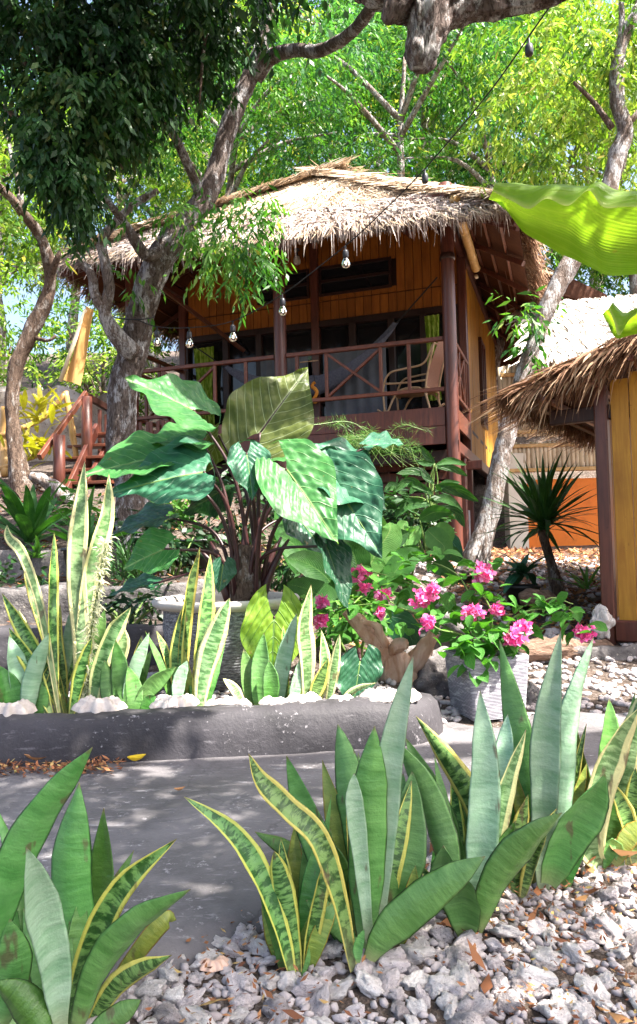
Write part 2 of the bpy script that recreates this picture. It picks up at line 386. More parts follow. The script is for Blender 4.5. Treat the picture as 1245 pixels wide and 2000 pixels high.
M['rock'] = m_simple('dark_reef_rock', (.065, .06, .062), (.24, .22, .215), 9, .95, .15, 1.0, .04, 'G', .3, (28, .62, (.34, .31, .27)))
M['rock_sun'] = m_simple('sunlit_reef_rock', (.28, .24, .21), (.55, .49, .43), 6, .95, .15, 1.0, .04, 'G', .3, (20, .6, (.2, .16, .13)))  # lit copy of the reef rock, paleness is sunlight put into the colour
M['shell'] = m_simple('white_shell', (.38, .31, .28), (.64, .58, .53), 18, .6, .35, .5, .006, 'Object', .15)
M['shell_pink'] = m_simple('pink_shell', (.62, .36, .26), (.76, .56, .44), 14, .4, .4, .3, .004)
M['litter'] = m_crown('dry_leaf_litter', [(0, (.10, .035, .018)), (.5, (.25, .095, .04)), (.85, (.40, .19, .08)), (1, (.50, .40, .14))], .15, (1, 1, 1), .7)
M['litter_y'] = m_crown('fallen_yellow_flower', [(0, (.7, .48, .02)), (1, (.78, .6, .05))], .25, (1, 1, 1), .6)
M['litter_b'] = m_crown('fallen_brown_leaf', [(0, (.36, .17, .07)), (1, (.5, .28, .14))], .2, (1, 1, 1), .6)
M['drift'] = m_wood('bleached_driftwood', (.36, .19, .11), (.62, .46, .36), .7, (5, 5, 1.2), .2, .1, 'Object', (.36, .13, .045), .03)
M['log'] = m_wood('weathered_log', (.11, .065, .045), (.30, .20, .15), .85, (2, 12, 12), .15, .2, 'Object', None, .03)
M['black_plastic'] = m_simple('black_nursery_plastic', (.012, .012, .013), (.03, .03, .032), 20, .45, .4, .1)
M['plastic_socket'] = m_simple('black_lamp_socket', (.014, .014, .018), (.03, .03, .036), 20, .4, .45, .1)
M['wire'] = m_simple('black_cable', (.012, .012, .014), (.02, .02, .022), 20, .5, .3, .1)

# ================================================================== the setting: ground, path
def m_ground():
    t = NT('garden_earth'); p = t.gpos()
    n = t.noise(p, 5, 6, .65); n2 = t.noise(p, 40, 4, .7)
    c = t.mix(t.ramp(n, [(.35, 0.0), (.65, 1.0)]), (.045, .034, .028), (.13, .098, .08))
    c = t.mix(t.ramp(n2, [(.52, 0.0), (.66, .8)]), c, (.26, .22, .20))
    t.fin(c, .95, .1); t.bump(t.math('ADD', n, n2), .8, .03); return t.m
M['earth'] = m_ground()
ys = [-30, -12, -5, -2] + list(np.arange(-1, 8, .08)) + list(np.arange(8, 16, .25)) + list(np.arange(16, 40, 1.0)) + [45, 55, 70, 95, 120]
xs = [-90, -60, -40, -28, -20] + list(np.arange(-15, -3, .5)) + list(np.arange(-3, 3, .1)) + list(np.arange(3, 15, .5)) + [15, 20, 28, 40, 60, 90]
g = MB(); nx = len(xs)
g.add([(x, y, H(x, y)) for y in ys for x in xs], [(j * nx + i, j * nx + i + 1, (j + 1) * nx + i + 1, (j + 1) * nx + i) for j in range(len(ys) - 1) for i in range(nx - 1)])
ground = tag(g.build('ground', M['earth'], smooth=True), 'sloping garden ground of earth and coral rubble', kind='structure')

def m_conc(name, c1, c2, white, wthr, sc=1.0, stk=.15):
    t = NT(name); p = t.gpos()
    a = t.noise(p, 1.7 * sc, 6, .62, .2); b = t.noise(p, 11 * sc, 6, .7); d = t.noise(p, 55 * sc, 3, .7)
    c = t.mix(t.ramp(a, [(.34, 0.0), (.66, 1.0)]), c1, c2)
    st_ = t.noise(t.gpos((3, 14, 14)), 3.0, 6, .75); c = t.mix(t.ramp(st_, [(.58, 0.0), (.68, stk)]), c, white)
    c = t.mix(t.ramp(b, [(.5, 0.0), (.75, .5)]), c, tuple(x * .5 for x in c1))
    c = t.mix(t.ramp(t.math('ADD', t.math('MULTIPLY', b, .55), t.math('MULTIPLY', d, .45)), [(wthr, 0.0), (wthr + .07, .85)]), c, white)
    if stk > .5:   # hairline cracks and dark damp stains in the path slab
        dv = t.node('ShaderNodeVectorMath'); dv.operation = 'ADD'; t.link(p, dv.inputs[0]); nz = t.node('ShaderNodeTexNoise'); nz.inputs['Scale'].default_value = 3.0; nz.inputs['Detail'].default_value = 6; t.link(p, nz.inputs['Vector'])
        sc_ = t.node('ShaderNodeVectorMath'); sc_.operation = 'SCALE'; sc_.inputs['Scale'].default_value = .5; t.link(nz.outputs['Color'], sc_.inputs[0]); t.link(sc_.outputs[0], dv.inputs[1])
        ck = t.voro(dv.outputs[0], 1.1, 'DISTANCE_TO_EDGE'); c = t.mix(t.ramp(ck, [(0, .35), (.006, 0.0)]), c, tuple(x * .25 for x in c1))
        stn = t.noise(p, 3.3, 5, .6, .5); c = t.mix(t.ramp(stn, [(.54, 0.0), (.7, .55)]), c, tuple(x * .45 for x in c1))
    t.fin(c, t.ramp(a, [(.3, .6), (.7, .85)]), .35)
    t.bump(t.math('ADD', t.math('MULTIPLY', b, .5), d), .6, .006); return t.m
M['path'] = m_conc('worn_path_concrete', (.085, .078, .082), (.175, .162, .168), (.40, .375, .39), .575, 1.0, .6)
M['kerb'] = m_conc('mossy_kerb_concrete', (.022, .020, .023), (.070, .064, .072), (.36, .335, .355), .585, .8, .3)
# path: a slab whose near edge rounds off onto the gravel
edge_px = [(-400, 2000), (150, 1960), (300, 1905), (420, 1850), (520, 1800), (620, 1755), (760, 1700), (900, 1655), (1050, 1610), (1250, 1580), (1500, 1560)]
edge = [Vector((-4.5, 1.0, 0)), Vector((-2.0, 1.2, 0))] + [ground_at(*e) for e in edge_px]
edge = [Vector(tuple(p)) for p in crom([tuple(e) for e in edge], 5)]
PATH_Z = .045
pb = MB(); rows = []
for i, e in enumerate(edge):
    far_y = 3.9 if e.x < .42 else 3.55 + .25 * mnoise.noise(Vector((e.x * 2, 0, 0)))
    wob = .03 * mnoise.noise(Vector((e.x * 3, 5, 0)))
    row = [Vector((e.x, e.y - .06 + wob, -.03)), Vector((e.x, e.y - .03 + wob, .012)), Vector((e.x, e.y + .01 + wob, .034)), Vector((e.x, e.y + .06 + wob, PATH_Z))]
    for k in range(1, 13):
        y = e.y + .06 + wob + (far_y - e.y - .06) * k / 12
        row.append(Vector((e.x, y, max(PATH_Z, H(e.x, y) * (1 if e.x > .55 else 0) + .012) + .012 * mnoise.noise(Vector((e.x * 2, y * 2, 9))))))
    rows.append(row)
m_ = len(rows[0])
pb.add([p for r in rows for p in r], [(i * m_ + j, (i + 1) * m_ + j, (i + 1) * m_ + j + 1, i * m_ + j + 1) for i in range(len(rows) - 1) for j in range(m_ - 1)])
path = tag(pb.build('path', M['path'], smooth=True), 'worn grey concrete path between the gravel and the kerb', kind='structure')

# kerb along the planting bed
kp = [at(-460, 1500, 2.98), at(0, 1490, 2.98), at(200, 1482, 3.0), at(450, 1472, 3.04), at(650, 1462, 3.09), at(790, 1450, 3.14), at(850, 1437, 3.3), at(862, 1420, 3.6)]
kp = [Vector((p[0], p[1], 0)) for p in crom([(q.x, q.y) for q in kp], 12)]
kb = MB(); prof = [(-.015, .02), (-.012, .11), (.0, .185), (.03, .218), (.09, .228), (.15, .21), (.18, .15), (.18, .02)]
vs = []
for i, p in enumerate(kp):
    t = (kp[min(i + 1, len(kp) - 1)] - kp[max(i - 1, 0)]).normalized(); nn = Vector((-t.y, t.x, 0))
    end = min(1, (len(kp) - 1 - i) / 26); hs = .55 + .45 * math.sqrt(max(0, 1 - (1 - end) ** 2))
    for o, z in prof:
        q = p + nn * o; k = mnoise.fractal(Vector((q.x, q.y, z)) * 5, 1, 2, 4)
        vs.append(q + nn * k * .014 + Vector((0, 0, (z + k * .016) * hs)))
n = len(prof)
kb.add(vs, [(i * n + j, (i + 1) * n + j, (i + 1) * n + j + 1, i * n + j + 1) for i in range(len(kp) - 1) for j in range(n - 1)] + [tuple((len(kp) - 1) * n + j for j in range(n))])
tag(kb.build('garden_kerb', M['kerb'], smooth=True), 'low rounded dark concrete kerb with pale lichen edging the planting bed', 'kerb')

# ------------------------------------------------------------------ stones
def stone_data(name, mat, seed, sub=2, rough=.35):
    import bmesh
    bm = bmesh.new(); bmesh.ops.create_icosphere(bm, subdivisions=sub, radius=1)
    o = Vector((seed * 7.3, seed * 3.1, 0))
    for v in bm.verts:
        d = v.co.normalized()
        k = 1 + rough * mnoise.fractal(d * 1.3 + o, 1, 2, 3) + rough * .8 * abs(mnoise.noise(d * 2.4 + o)) - .1 + .16 * mnoise.noise(d * 4 + o) + .08 * mnoise.noise(d * 9 + o)
        v.co = d * k
    me = bpy.data.meshes.new(name); bm.to_mesh(me); bm.free()
    me.materials.append(mat); me.polygons.foreach_set('use_smooth', [True] * len(me.polygons)); return me
SD = [stone_data('stone', M['stone'] if i < 8 else M['stone_w'], i + 1, 3, .5) for i in range(14)]
def in_gravel(x, y):
    for a, b in zip(edge, edge[1:]):
        if a.x <= x <= b.x:
            return y < a.y + (b.y - a.y) * (x - a.x) / max(1e-6, b.x - a.x) + .02
    return y < 1.3
def put_stone(data, loc, sc, name='stone', parent=ground):
    o = bpy.data.objects.new(name, data); o.location = loc
    o.rotation_euler = (rnd.uniform(-.5, .5), rnd.uniform(-.5, .5), rnd.uniform(0, 6.28))
    o.scale = (sc * rnd.uniform(.9, 1.6), sc * rnd.uniform(.7, 1.1), sc * rnd.uniform(.5, .8)); lk(o, parent); return o
rest = MB(); cells = []
small = [stone_data('pebble', M['stone'], 40 + i, 1, .5) for i in range(6)]
SMV = [([v.co.copy() for v in d.vertices], [tuple(p.vertices) for p in d.polygons]) for d in small]
def add_small(mb, loc, sc):
    V, Fc = rnd.choice(SMV); r = Matrix.Rotation(rnd.uniform(0, 6.28), 3, 'Z') @ Matrix.Rotation(rnd.uniform(-.6, .6), 3, 'X')
    s3 = (sc * rnd.uniform(.9, 1.5), sc * rnd.uniform(.7, 1), sc * rnd.uniform(.5, .8)); u = rnd.random()
    mb.add([r @ Vector((v.x * s3[0], v.y * s3[1], v.z * s3[2])) + Vector(loc) for v in V], Fc, [(u, u)] * len(V))
cnt = 0; grid = {}
for k in range(12000):                        # dart throwing for the near rubble
    y = 1.15 + rnd.random() ** 1.3 * 1.6; x = rnd.uniform(-.75, 1.35)
    if not in_gravel(x, y): continue
    sc = .010 + .021 * rnd.random() ** 1.8
    key = (int(x / .045), int(y / .045)); near = any((x - a) ** 2 + (y - b) ** 2 < ((sc + c) * .72) ** 2 for i in (-1, 0, 1) for j in (-1, 0, 1) for (a, b, c) in grid.get((key[0] + i, key[1] + j), []))
    if near: continue
    grid.setdefault(key, []).append((x, y, sc))
allst = sorted([s for v in grid.values() for s in v], key=lambda s: -s[2] / s[1] * (1 if abs(s[0]) < s[1] * .44 else 0))
for i, (x, y, sc) in enumerate(allst):
    if i < 300: put_stone(rnd.choice(SD), (x, y, sc * .25), sc)
    else: add_small(rest, (x, y, sc * .2), sc)
for k in range(2600):                        # fine chips between them
    y = 1.15 + rnd.random() * 1.6; x = rnd.uniform(-.75, 1.4)
    if in_gravel(x, y): add_small(rest, (x, y, .003), rnd.uniform(.005, .012))
for k in range(3000):                        # rubble of the bed and the slope on the right
    if k < 900: x, y = rnd.uniform(-1.7, .6), rnd.uniform(3.35, 4.3)
    elif k < 2100: x, y = rnd.uniform(.55, 2.6), rnd.uniform(3.5, 5.0)
    else: x, y = rnd.uniform(.9, 4.0), rnd.uniform(5.0, 8.6)
    add_small(rest, (x, y, H(x, y) + .006), rnd.uniform(.010, .03) if y < 5 else rnd.uniform(.02, .05))
tag(rest.build('gravel', M['stone'], smooth=True), 'pale coral gravel and small chips', kind='stuff')

# ------------------------------------------------------------------ dry leaf litter
def litter(name, n, region, size, mat, label, z0=.012):
    Q = np.zeros((n, 4, 3)); UV = np.zeros((n, 4, 2)); i = 0
    while i < n:
        x, y = region(); z = H(x, y) + z0 + rnd.random() * .02
        a = rnd.uniform(0, 6.28); L = rnd.uniform(.6, 1.2) * size; W = L * rnd.uniform(.25, .45); tl = rnd.uniform(-.5, .5)
        d = Vector((math.cos(a), math.sin(a), tl)); s_ = Vector((-d.y, d.x, rnd.uniform(-.7, .7))); p = Vector((x, y, z))
        for j, q in enumerate((p, p + d * L * .5 + s_ * W * .5, p + d * L + Vector((0, 0, rnd.uniform(-.1, .3) * L)), p + d * L * .5 - s_ * W * .5)): Q[i, j] = (q.x, q.y, max(q.z, H(q.x, q.y) + .004))
        UV[i, :] = (rnd.random(), 0); i += 1
    return tag(lk(bpy.data.objects.new(name, quads_data(name, Q, UV, mat))), label, kind='stuff')
def reg_near():
    while True:
        x, y = rnd.uniform(-.5, 1.4), rnd.uniform(1.2, 2.5)
        if in_gravel(x, y) and mnoise.noise(Vector((x * 3, y * 3, 1))) > rnd.uniform(-.4, .5): return x, y
litter('fallen_leaves', 1900, reg_near, .018, M['litter'], 'small red brown dry leaves scattered in the gravel', .02)
litter('fallen_leaves', 70, reg_near, .05, M['litter'], 'larger curled brown leaves lying on the gravel', .022)
litter('fallen_leaves', 5200, lambda: (rnd.uniform(1.2, 4.6), 5.2 + rnd.random() * 4.6), .08, M['litter'], 'brown leaf litter on the slope below the orange wall')
litter('fallen_leaves', 1800, lambda: (rnd.uniform(-4.5, .8), rnd.uniform(4.9, 9.5)), .08, M['litter'], 'dry leaf litter under the plants by the steps')
litter('fallen_leaves', 520, lambda: (-.80 - abs(rnd.gauss(0, .5)), 2.90 + rnd.gauss(0, .04)), .032, M['litter'], 'strip of straw and dry leaves on the path at the kerb foot', .05)
def fallen(name, label, cat, px, py, L, W, mat, z):
    p = ground_at(px, py); mb = MB(); n = 8
    a = rnd.uniform(0, .6); d = Vector((math.cos(a), math.sin(a), 0)); s_ = Vector((-d.y, d.x, 0)); vs = []
    for i in range(n + 1):
        t = i / n; wd = W * math.sin(math.pi * min(1, t * .96 + .03)) ** .8
        c = d * (t - .5) * L + Vector((0, 0, .012 + .03 * (t - .5) ** 2 * 4 * L / .12))
        vs += [c - s_ * wd * .5 + Vector((0, 0, wd * .35)), c, c + s_ * wd * .5 + Vector((0, 0, wd * .35))]
    mb.add([p + v + Vector((0, 0, z)) for v in vs], [(i * 3 + j, i * 3 + j + 1, i * 3 + j + 4, i * 3 + j + 3) for i in range(n) for j in range(2)], [(rnd.random(), 0)] * len(vs))
    tag(mb.build(name, mat, smooth=True), label, cat)
fallen('fallen_flower', 'bright yellow fallen flower on the path below the kerb', 'flower', 268, 1516, .075, .05, M['litter_y'], .048)
fallen('fallen_leaf', 'large curled tan leaf at the kerb foot on the left', 'leaf', 82, 1516, .13, .05, M['litter_b'], .05)
fallen('fallen_leaf', 'orange brown curled leaf under the snake plants at the right edge', 'leaf', 1232, 1712, .13, .09, M['litter_b'], .04)
fallen('fallen_leaf', 'small rust brown leaf lying alone on the path', 'leaf', 352, 1578, .04, .02, M['litter_b'], .048)
# pink shell lying in the gravel
def shell(name, label, px, py, W, mat, Hh=.5, seed=1, Y=None, z=None):
    p = ground_at(px, py) if Y is None else at(px, py, Y)
    if z is not None: p.z = z
    mb = MB(); n, m2 = 14, 30; vs = []
    for j in range(n + 1):
        v = j / n
        for i in range(m2 + 1):
            u = i / m2; an = math.pi * (u - .5) * 1.15
            r = W * .5 * v * (1 + .13 * math.cos(u * 2 * math.pi * 5) * v) * (1 + .12 * mnoise.noise(Vector((u * 5, seed, 0))))
            zz = W * Hh * (math.sin(math.pi * min(1, v * .85 + .12)) * .75 + .10 * math.cos(u * 2 * math.pi * 5) * v ** 1.5 + .05 * math.sin(v * 30))
            vs.append(Vector((r * math.sin(an) * 1.25, W * .35 - r * math.cos(an) * 1.1, max(-.01, zz * .8))))
    rz = Matrix.Rotation(rnd.uniform(-.7, .7), 3, 'Z')
    mb.add([rz @ v + p for v in vs], [(j * (m2 + 1) + i, j * (m2 + 1) + i + 1, (j + 1) * (m2 + 1) + i + 1, (j + 1) * (m2 + 1) + i) for j in range(n) for i in range(m2)])
    return tag(mb.build(name, mat, smooth=True), label, 'shell')
shell('sea_shell', 'small pink orange shell lying in the gravel', 420, 1905, .05, M['shell_pink'], .5, 3).location.z += .012
SH = [(28, 1396, .155, 'large ruffled white shell at the left end of the kerb'), (180, 1390, .17, 'big knobbly pinkish white shell on the kerb by the left snake plants'),
      (318, 1395, .12, 'flat white shell in the sunlit patch of the bed'), (345, 1380, .14, 'white shell leaning behind the sunlit flat one'),
      (424, 1392, .09, 'small white shell right of the twin tall leaves'), (470, 1390, .085, 'small white shell near the middle of the kerb'),
      (527, 1387, .10, 'ribbed white clam shell below the fresh green leaves'), (600, 1380, .125, 'scalloped white clam shell under the tall striped leaf'),
      (672, 1378, .09, 'little white shell left of the dark green leaf foot'), (742, 1376, .14, 'broken white shell below the dark elephant ear leaf'),
      (800, 1368, .13, 'bright white shell near the right end of the kerb')]
for i, (px, py, W, lb) in enumerate(SH):
    q = at(px, py, 3.09 + .00014 * px); shell('clam_shell', lb, px, py, W, M['shell'], .55, i * 3.7, q.y, .215 if px not in (345,) else .22)['group'] = 'shells along the kerb'
# ledges and rough terraces on the left
def rough_wall(name, label, cat, pts, h0, h1, th, mat, amp=.05, parent=None):
    """pts: ground polyline; wall from z h0 to h1 with a lumpy surface"""
    P = [Vector((p[0], p[1], 0)) for p in crom(pts, 14)]; mb = MB(); vs = []; pr = []
    for k in range(9): pr.append((0, k / 8))
    for k in range(1, 5): pr.append((th * k / 4, 1))
    pr.append((th, 0)); n = len(pr)
    for i, p in enumerate(P):
        t = (P[min(i + 1, len(P) - 1)] - P[max(i - 1, 0)]).normalized(); nn = Vector((-t.y, t.x, 0))
        for o, f in pr:
            q = p + nn * o + Vector((0, 0, h0 + (h1 - h0) * f)); k = mnoise.fractal(q * 3.2, 1, 2, 4)
            vs.append(q + nn * k * amp + Vector((0, 0, k * amp * (.8 if f > .9 else .2))))
    mb.add(vs, [(i * n + j, (i + 1) * n + j, (i + 1) * n + j + 1, i * n + j + 1) for i in range(len(P) - 1) for j in range(n - 1)])
    return tag(mb.build(name, mat, parent, smooth=True), label, cat)
rough_wall('terrace_wall', 'dark rough stone step behind the left snake plants', 'wall', [(-3.2, 4.30), (-1.6, 4.28), (-.9, 4.36), (-.75, 4.45)], .1, .44, .3, M['kerb'], .03)
rough_wall('terrace_wall', 'grey stone ledge below the potted plants at the left', 'wall', [(-4, 4.95), (-2, 4.92), (-.9, 5.0), (-.4, 5.1)], .3, .65, .25, M['rock'], .04)
rough_wall('terrace_wall', 'upper dark stone edging under the grassy clumps at left', 'wall', [(-5, 5.95), (-2.5, 5.92), (-1.2, 6.0)], .6, .9, .3, M['rock'], .05)
rough_wall('terrace_wall', 'low dark reef stone edge behind the square planter on the right', 'wall', [(.62, 4.42), (1.2, 4.5), (1.9, 4.55), (2.8, 4.5)], .0, .21, .25, M['rock'], .06)
rough_wall('stone_wall', 'sunlit pale boulder wall behind the steps at far left', 'wall', [(-8, 10.6), (-6, 10.8), (-4.4, 11.2), (-3.0, 11.8)], 1.6, 3.35, .8, M['rock_sun'], .22)
def boulder(name, label, px, py, Y, sc, mat, seed, z=None):
    o = bpy.data.objects.new(name, stone_data(name, mat, seed, 4, .55)); p = at(px, py, Y); o.location = (p.x, p.y, p.z if z is None else z)
    o.scale = sc; o.rotation_euler = (0, 0, seed); lk(o); return tag(o, label, 'rock')
boulder('coral_rock', 'round pitted pale coral rock on the log by the hut post', 1176, 1216, 4.72, (.075, .06, .08), M['stone_w'], 5)
boulder('reef_rock', 'dark reef rock beside the driftwood stump', 840, 1330, 4.0, (.17, .13, .15), M['rock'], 6)
boulder('reef_rock', 'grey blue boulder under the bougainvillea', 880, 1245, 4.3, (.16, .14, .13), M['rock'], 8)
boulder('reef_rock', 'small dark stone at the right foot of the square planter', 1035, 1362, 3.75, (.05, .04, .06), M['rock'], 9)
boulder('reef_rock', 'dark stone half hidden behind the driftwood fork', 690, 1330, 4.15, (.2, .15, .14), M['rock'], 11)
boulder('white_pebble', 'single white pebble left of the long log', 957, 1248, 4.5, (.03, .025, .022), M['stone_w'], 12)

# ================================================================== thatched bungalow
HA = R(18.5); HZ = .8
HO = at(882, 750, 9.5); HO = Vector((HO.x, HO.y, HZ))
house = thing('bungalow', 'wooden stilt bungalow with thatched hip roof and open veranda', 'bungalow', HO, -HA)
HM = Matrix.Translation(HO) @ Matrix.Rotation(-HA, 4, 'Z')
def hl(v):  # world -> house local
    return HM.inverted() @ Vector(v)
def hb(name, mb, mat, parent=None, smooth=False): return mb.build(name, mat, parent or house, True, smooth)
ZF = 1.82; XL = -4.75; YW = 1.6; YB = 7.2
# --- thatch strips on a four-cornered patch (a,b at the eave, c,d on top above a,b)
def thatch(a, b, c, d, n, ln, wd, seed, vr=(0, 1), flop=.0, jit=.25, lift=.05, pale=(0, 1)):
    g_ = np.random.default_rng(seed); a, b, c, d = [np.array(v, float) for v in (a, b, c, d)]
    u = g_.random(n)[:, None]; v = (vr[0] + (vr[1] - vr[0]) * g_.random(n))[:, None]
    e0 = a + (b - a) * u; e1 = c + (d - c) * u; p = e0 + (e1 - e0) * v
    dn = e0 - e1; dn /= np.linalg.norm(dn, axis=1)[:, None] + 1e-9
    al = (b - a) / np.linalg.norm(b - a); nrm = np.cross(al, -dn); nrm /= np.linalg.norm(nrm, axis=1)[:, None] + 1e-9
    nrm *= np.sign(nrm[:, 2:3] + 1e-9)
    ang = g_.normal(0, jit, n)[:, None]; dr = dn * np.cos(ang) + al * np.sin(ang)
    L = ln * (.5 + g_.random(n))[:, None]; W = wd * (.5 + g_.random(n))[:, None]
    p = p + nrm * (lift * g_.random(n)[:, None] + .005)
    tw = g_.normal(0, .5, n)[:, None]; sd_ = np.cross(dr, nrm) * np.cos(tw) + nrm * np.sin(tw)
    fl = flop * (.4 + .9 * g_.random(n))[:, None]; dz = np.zeros_like(p); dz[:, 2] = -1
    m1 = p + dr * L * .55 + nrm * .012; d2 = dr * (1 - fl) + dz * fl; d2 /= np.linalg.norm(d2, axis=1)[:, None]
    m2 = m1 + d2 * L * .45
    Q1 = np.stack([p - sd_ * W * .4, m1 - sd_ * W * .5, m1 + sd_ * W * .5, p + sd_ * W * .4], 1)
    Q2 = np.stack([m1 - sd_ * W * .5, m2 - sd_ * W * .08, m2 + sd_ * W * .08, m1 + sd_ * W * .5], 1)
    r = (pale[0] + (pale[1] - pale[0]) * g_.random(n)); UV = np.zeros((n, 4, 2)); UV[:, :, 0] = r[:, None]
    return np.concatenate([Q1, Q2]), np.concatenate([UV, UV])
def tobj(name, parts, mat, parent, local=True, label=None):
    Q = np.concatenate([p[0] for p in parts]); U = np.concatenate([p[1] for p in parts])
    o = lk(bpy.data.objects.new(name, quads_data(name, Q, U, mat)), parent, local); o['kind'] = 'stuff'
    if label: o['label'] = label
    return o
EFR = Vector((.92, -.62, 4.02)); EFL = Vector((-5.3, -.95, 4.14)); EBR = Vector((.92, 7.9, 4.0)); EBL = Vector((-5.4, 7.9, 4.0))
AF = Vector((-2.42, 2.75, 6.62)); AB = Vector((-2.42, 4.5, 6.62))
def slab(name, quad, th, mat):
    mb = MB(); dn = Vector((0, 0, -th)); k = len(quad)
    mb.add(list(quad) + [q + dn for q in quad], [tuple(range(k)), tuple(range(2 * k - 1, k - 1, -1))] + [(i, k + i, k + (i + 1) % k, (i + 1) % k) for i in range(k)])
    return hb(name, mb, mat)
slab('roof_front', [EFL, EFR, AF], .10, M['under']); slab('roof_right', [EFR, EBR, AB, AF], .10, M['under'])
slab('roof_left', [EBL, EFL, AF, AB], .10, M['under']); slab('roof_back', [EBR, EBL, AB], .10, M['under'])
tobj('thatch', [thatch(EFL, EFR, AF, AF, 20000, .40, .013, 1, (0, 1), .1, .28, .07, (.2, 1)), thatch(EFL, EFR, AF, AF, 3600, .6, .02, 11, (.5, 1), .05, .4, .08, (.4, 1)),
                thatch(EFR, EBR, AF, AB, 12000, .42, .014, 2, (0, 1), .1, .3, .08, (.2, 1)), thatch(EBL, EFL, AB, AF, 10000, .42, .014, 3, (0, 1), .1, .3, .08, (.1, .9))], M['thatch'], house, True, 'sunlit straw thatch')
tobj('eave_fringe', [thatch(EFL, EFR, AF, AF, 9000, .24, .022, 4, (-.004, .26), .75, .55, .09, (0, .9)), thatch(EFL, EFR, AF, AF, 6000, .28, .018, 14, (-.004, .08), .8, .4, .05, (0, .8)), thatch(EFL, EFR, AF, AF, 300, .46, .013, 5, (0, .03), .95, .25, .0, (.1, .9))], M['thatch_grey'], house, True, 'ragged grey thatch fringe and shade-grey lower slope along the front eave')  # grey strands run up the slope to paint the shade above the eave
tobj('eave_fringe', [thatch(EFR, EBR, AF, AB, 3200, .34, .02, 6, (-.01, .05), .6, .35, .08, (0, .9)), thatch(EFR, EFR + (EBR - EFR) * .12, AF, AF + (AB - AF) * .12, 900, .3, .02, 16, (-.01, .4), .5, .6, .1, (0, .8)),
                     thatch(EBL, EFL, AB, AF, 2600, .36, .022, 7, (-.01, .05), .7, .35, .08, (0, .7))], M['thatch_red'], house, True)
tobj('ridge_thatch', [thatch(AF + Vector((-.35, 0, -.12)), AB + Vector((-.35, 0, -.12)), AF, AB, 500, .5, .03, 8, (0, 1), .1, .8, .1, (.4, 1)), thatch(AF + Vector((.35, -.2, -.12)), AB + Vector((.35, 0, -.12)), AF, AB, 500, .5, .03, 9, (0, 1), .1, .8, .1, (.4, 1)),
                      thatch(EFR + (AF - EFR) * .02 + Vector((-.2, 0, .1)), AF + Vector((-.15, -.1, 0)), EFR + (AF - EFR) * .06 + Vector((.1, .2, .12)), AF, 1500, .42, .026, 10, (0, 1), .1, .7, .1, (.2, 1)),
                      thatch(EFL + Vector((.2, 0, .1)), AF + Vector((.15, -.1, 0)), EFL + (AF - EFL) * .04 + Vector((-.1, .2, .12)), AF, 1500, .42, .026, 12, (0, 1), .1, .7, .1, (.2, 1))], M['thatch'], house)
# battens and rafters under the side and front slopes
def batten(a, b, c, d, f, w=.035, off=.125, name='batten', mat='rail'):
    p = a + (c - a) * f; q = b + (d - b) * f; dz = Vector((0, 0, -off)); mb = MB(); mb.bar(p + dz, q + dz, w, w * .8); return hb(name, mb, M[mat])
for k in range(1, 14): batten(EFR, EBR, AF, AB, k / 14.5)
for k in range(1, 14): batten(EFL, EBL, AF, AB, k / 14.5)
for k in range(1, 10): batten(EFL, EFR, AF, AF, k / 14.5)
def rafter(p, q, w=.06, off=.18, mat='post'):
    mb = MB(); dz = Vector((0, 0, -off)); mb.bar(Vector(p) + dz, Vector(q) + dz, w, w * 1.2); hb('rafter', mb, M[mat])
for k in range(7):
    f = .02 + k / 7; rafter(EFR + (EBR - EFR) * f, AF + (AB - AF) * f); rafter(EFL + (EBL - EFL) * f, AF + (AB - AF) * f)
rafter(EFR, AF, .08); rafter(EFL, AF, .08)
for f in (.2, .4, .6, .8): rafter(EFL + (EFR - EFL) * f, AF + (EFL + (EFR - EFL) * f - AF) * .05)
# poles running front to back under the right slope, bamboo gutter pole at the veranda corner
def pole(name, p, q, r, mat, parent=None, knots=0):
    mb = MB(); p = Vector(p); q = Vector(q); L = (q - p).length
    if knots:
        pts = []; rd = []
        for k in range(knots):
            for f, rr in ((.0, 1.12), (.03, 1.0), (.5, .97), (.97, 1.0)): pts.append(p + (q - p) * ((k + f) / knots)); rd.append(r * rr)
        pts.append(q); rd.append(r * 1.1); mb.tube(pts, rd, 14)
    else:
        N = max(3, int(L / .15)); mb.tube([p + (q - p) * i / N for i in range(N + 1)], [r * (1 + .04 * mnoise.noise(Vector((i * .6, p.x, 0)))) for i in range(N + 1)], 14)
    return hb(name, mb, M[mat], parent, True)
pole('bamboo_pole', (.18, -.45, 4.32), (.18, 1.75, 4.22), .062, 'bamboo', None, 5)
pole('purlin', (.62, -.5, 4.20), (.62, 7.6, 4.14), .028, 'rail')
pole('tie_end', (.18, 1.76, 4.10), (.18, 1.80, 4.10), .03, 'palebamboo')
# posts
for x, base in ((0, 0), (-2.36, .25), (XL, .85)):
    p = pole('post', (x, 0, base - .35), (x, 0, 4.75), .088, 'post')
    if x == 0: pole('post_ring', (x, 0, 3.74), (x, 0, 3.82), .098, 'darkwood', p)
for x in (-.02, -2.36, XL):
    mb = MB(); mb.bar((x, YW, -.3), (x, YW, 5.0), .13, .13, (0, 1, 0)); hb('wall_post', mb, M['post'])
mb = MB(); mb.bar((-.02, YB, -.3), (-.02, YB, 4.3), .14, .14, (0, 1, 0)); hb('wall_post', mb, M['post'])
mb = MB(); mb.bar((.0, .75, -.3), (.0, .75, 1.25), .13, .13, (0, 1, 0)); hb('stilt', mb, M['post'])
mb = MB(); mb.bar((.02, 4.2, -.2), (.02, 4.2, 1.25), .13, .13, (0, 1, 0)); hb('stilt', mb, M['post'])
for x in (-1.2, -3.5):
    mb = MB(); mb.bar((x, 1.2, -.3), (x, 1.2, 1.25), .13, .13, (0, 1, 0)); hb('stilt', mb, M['post'])
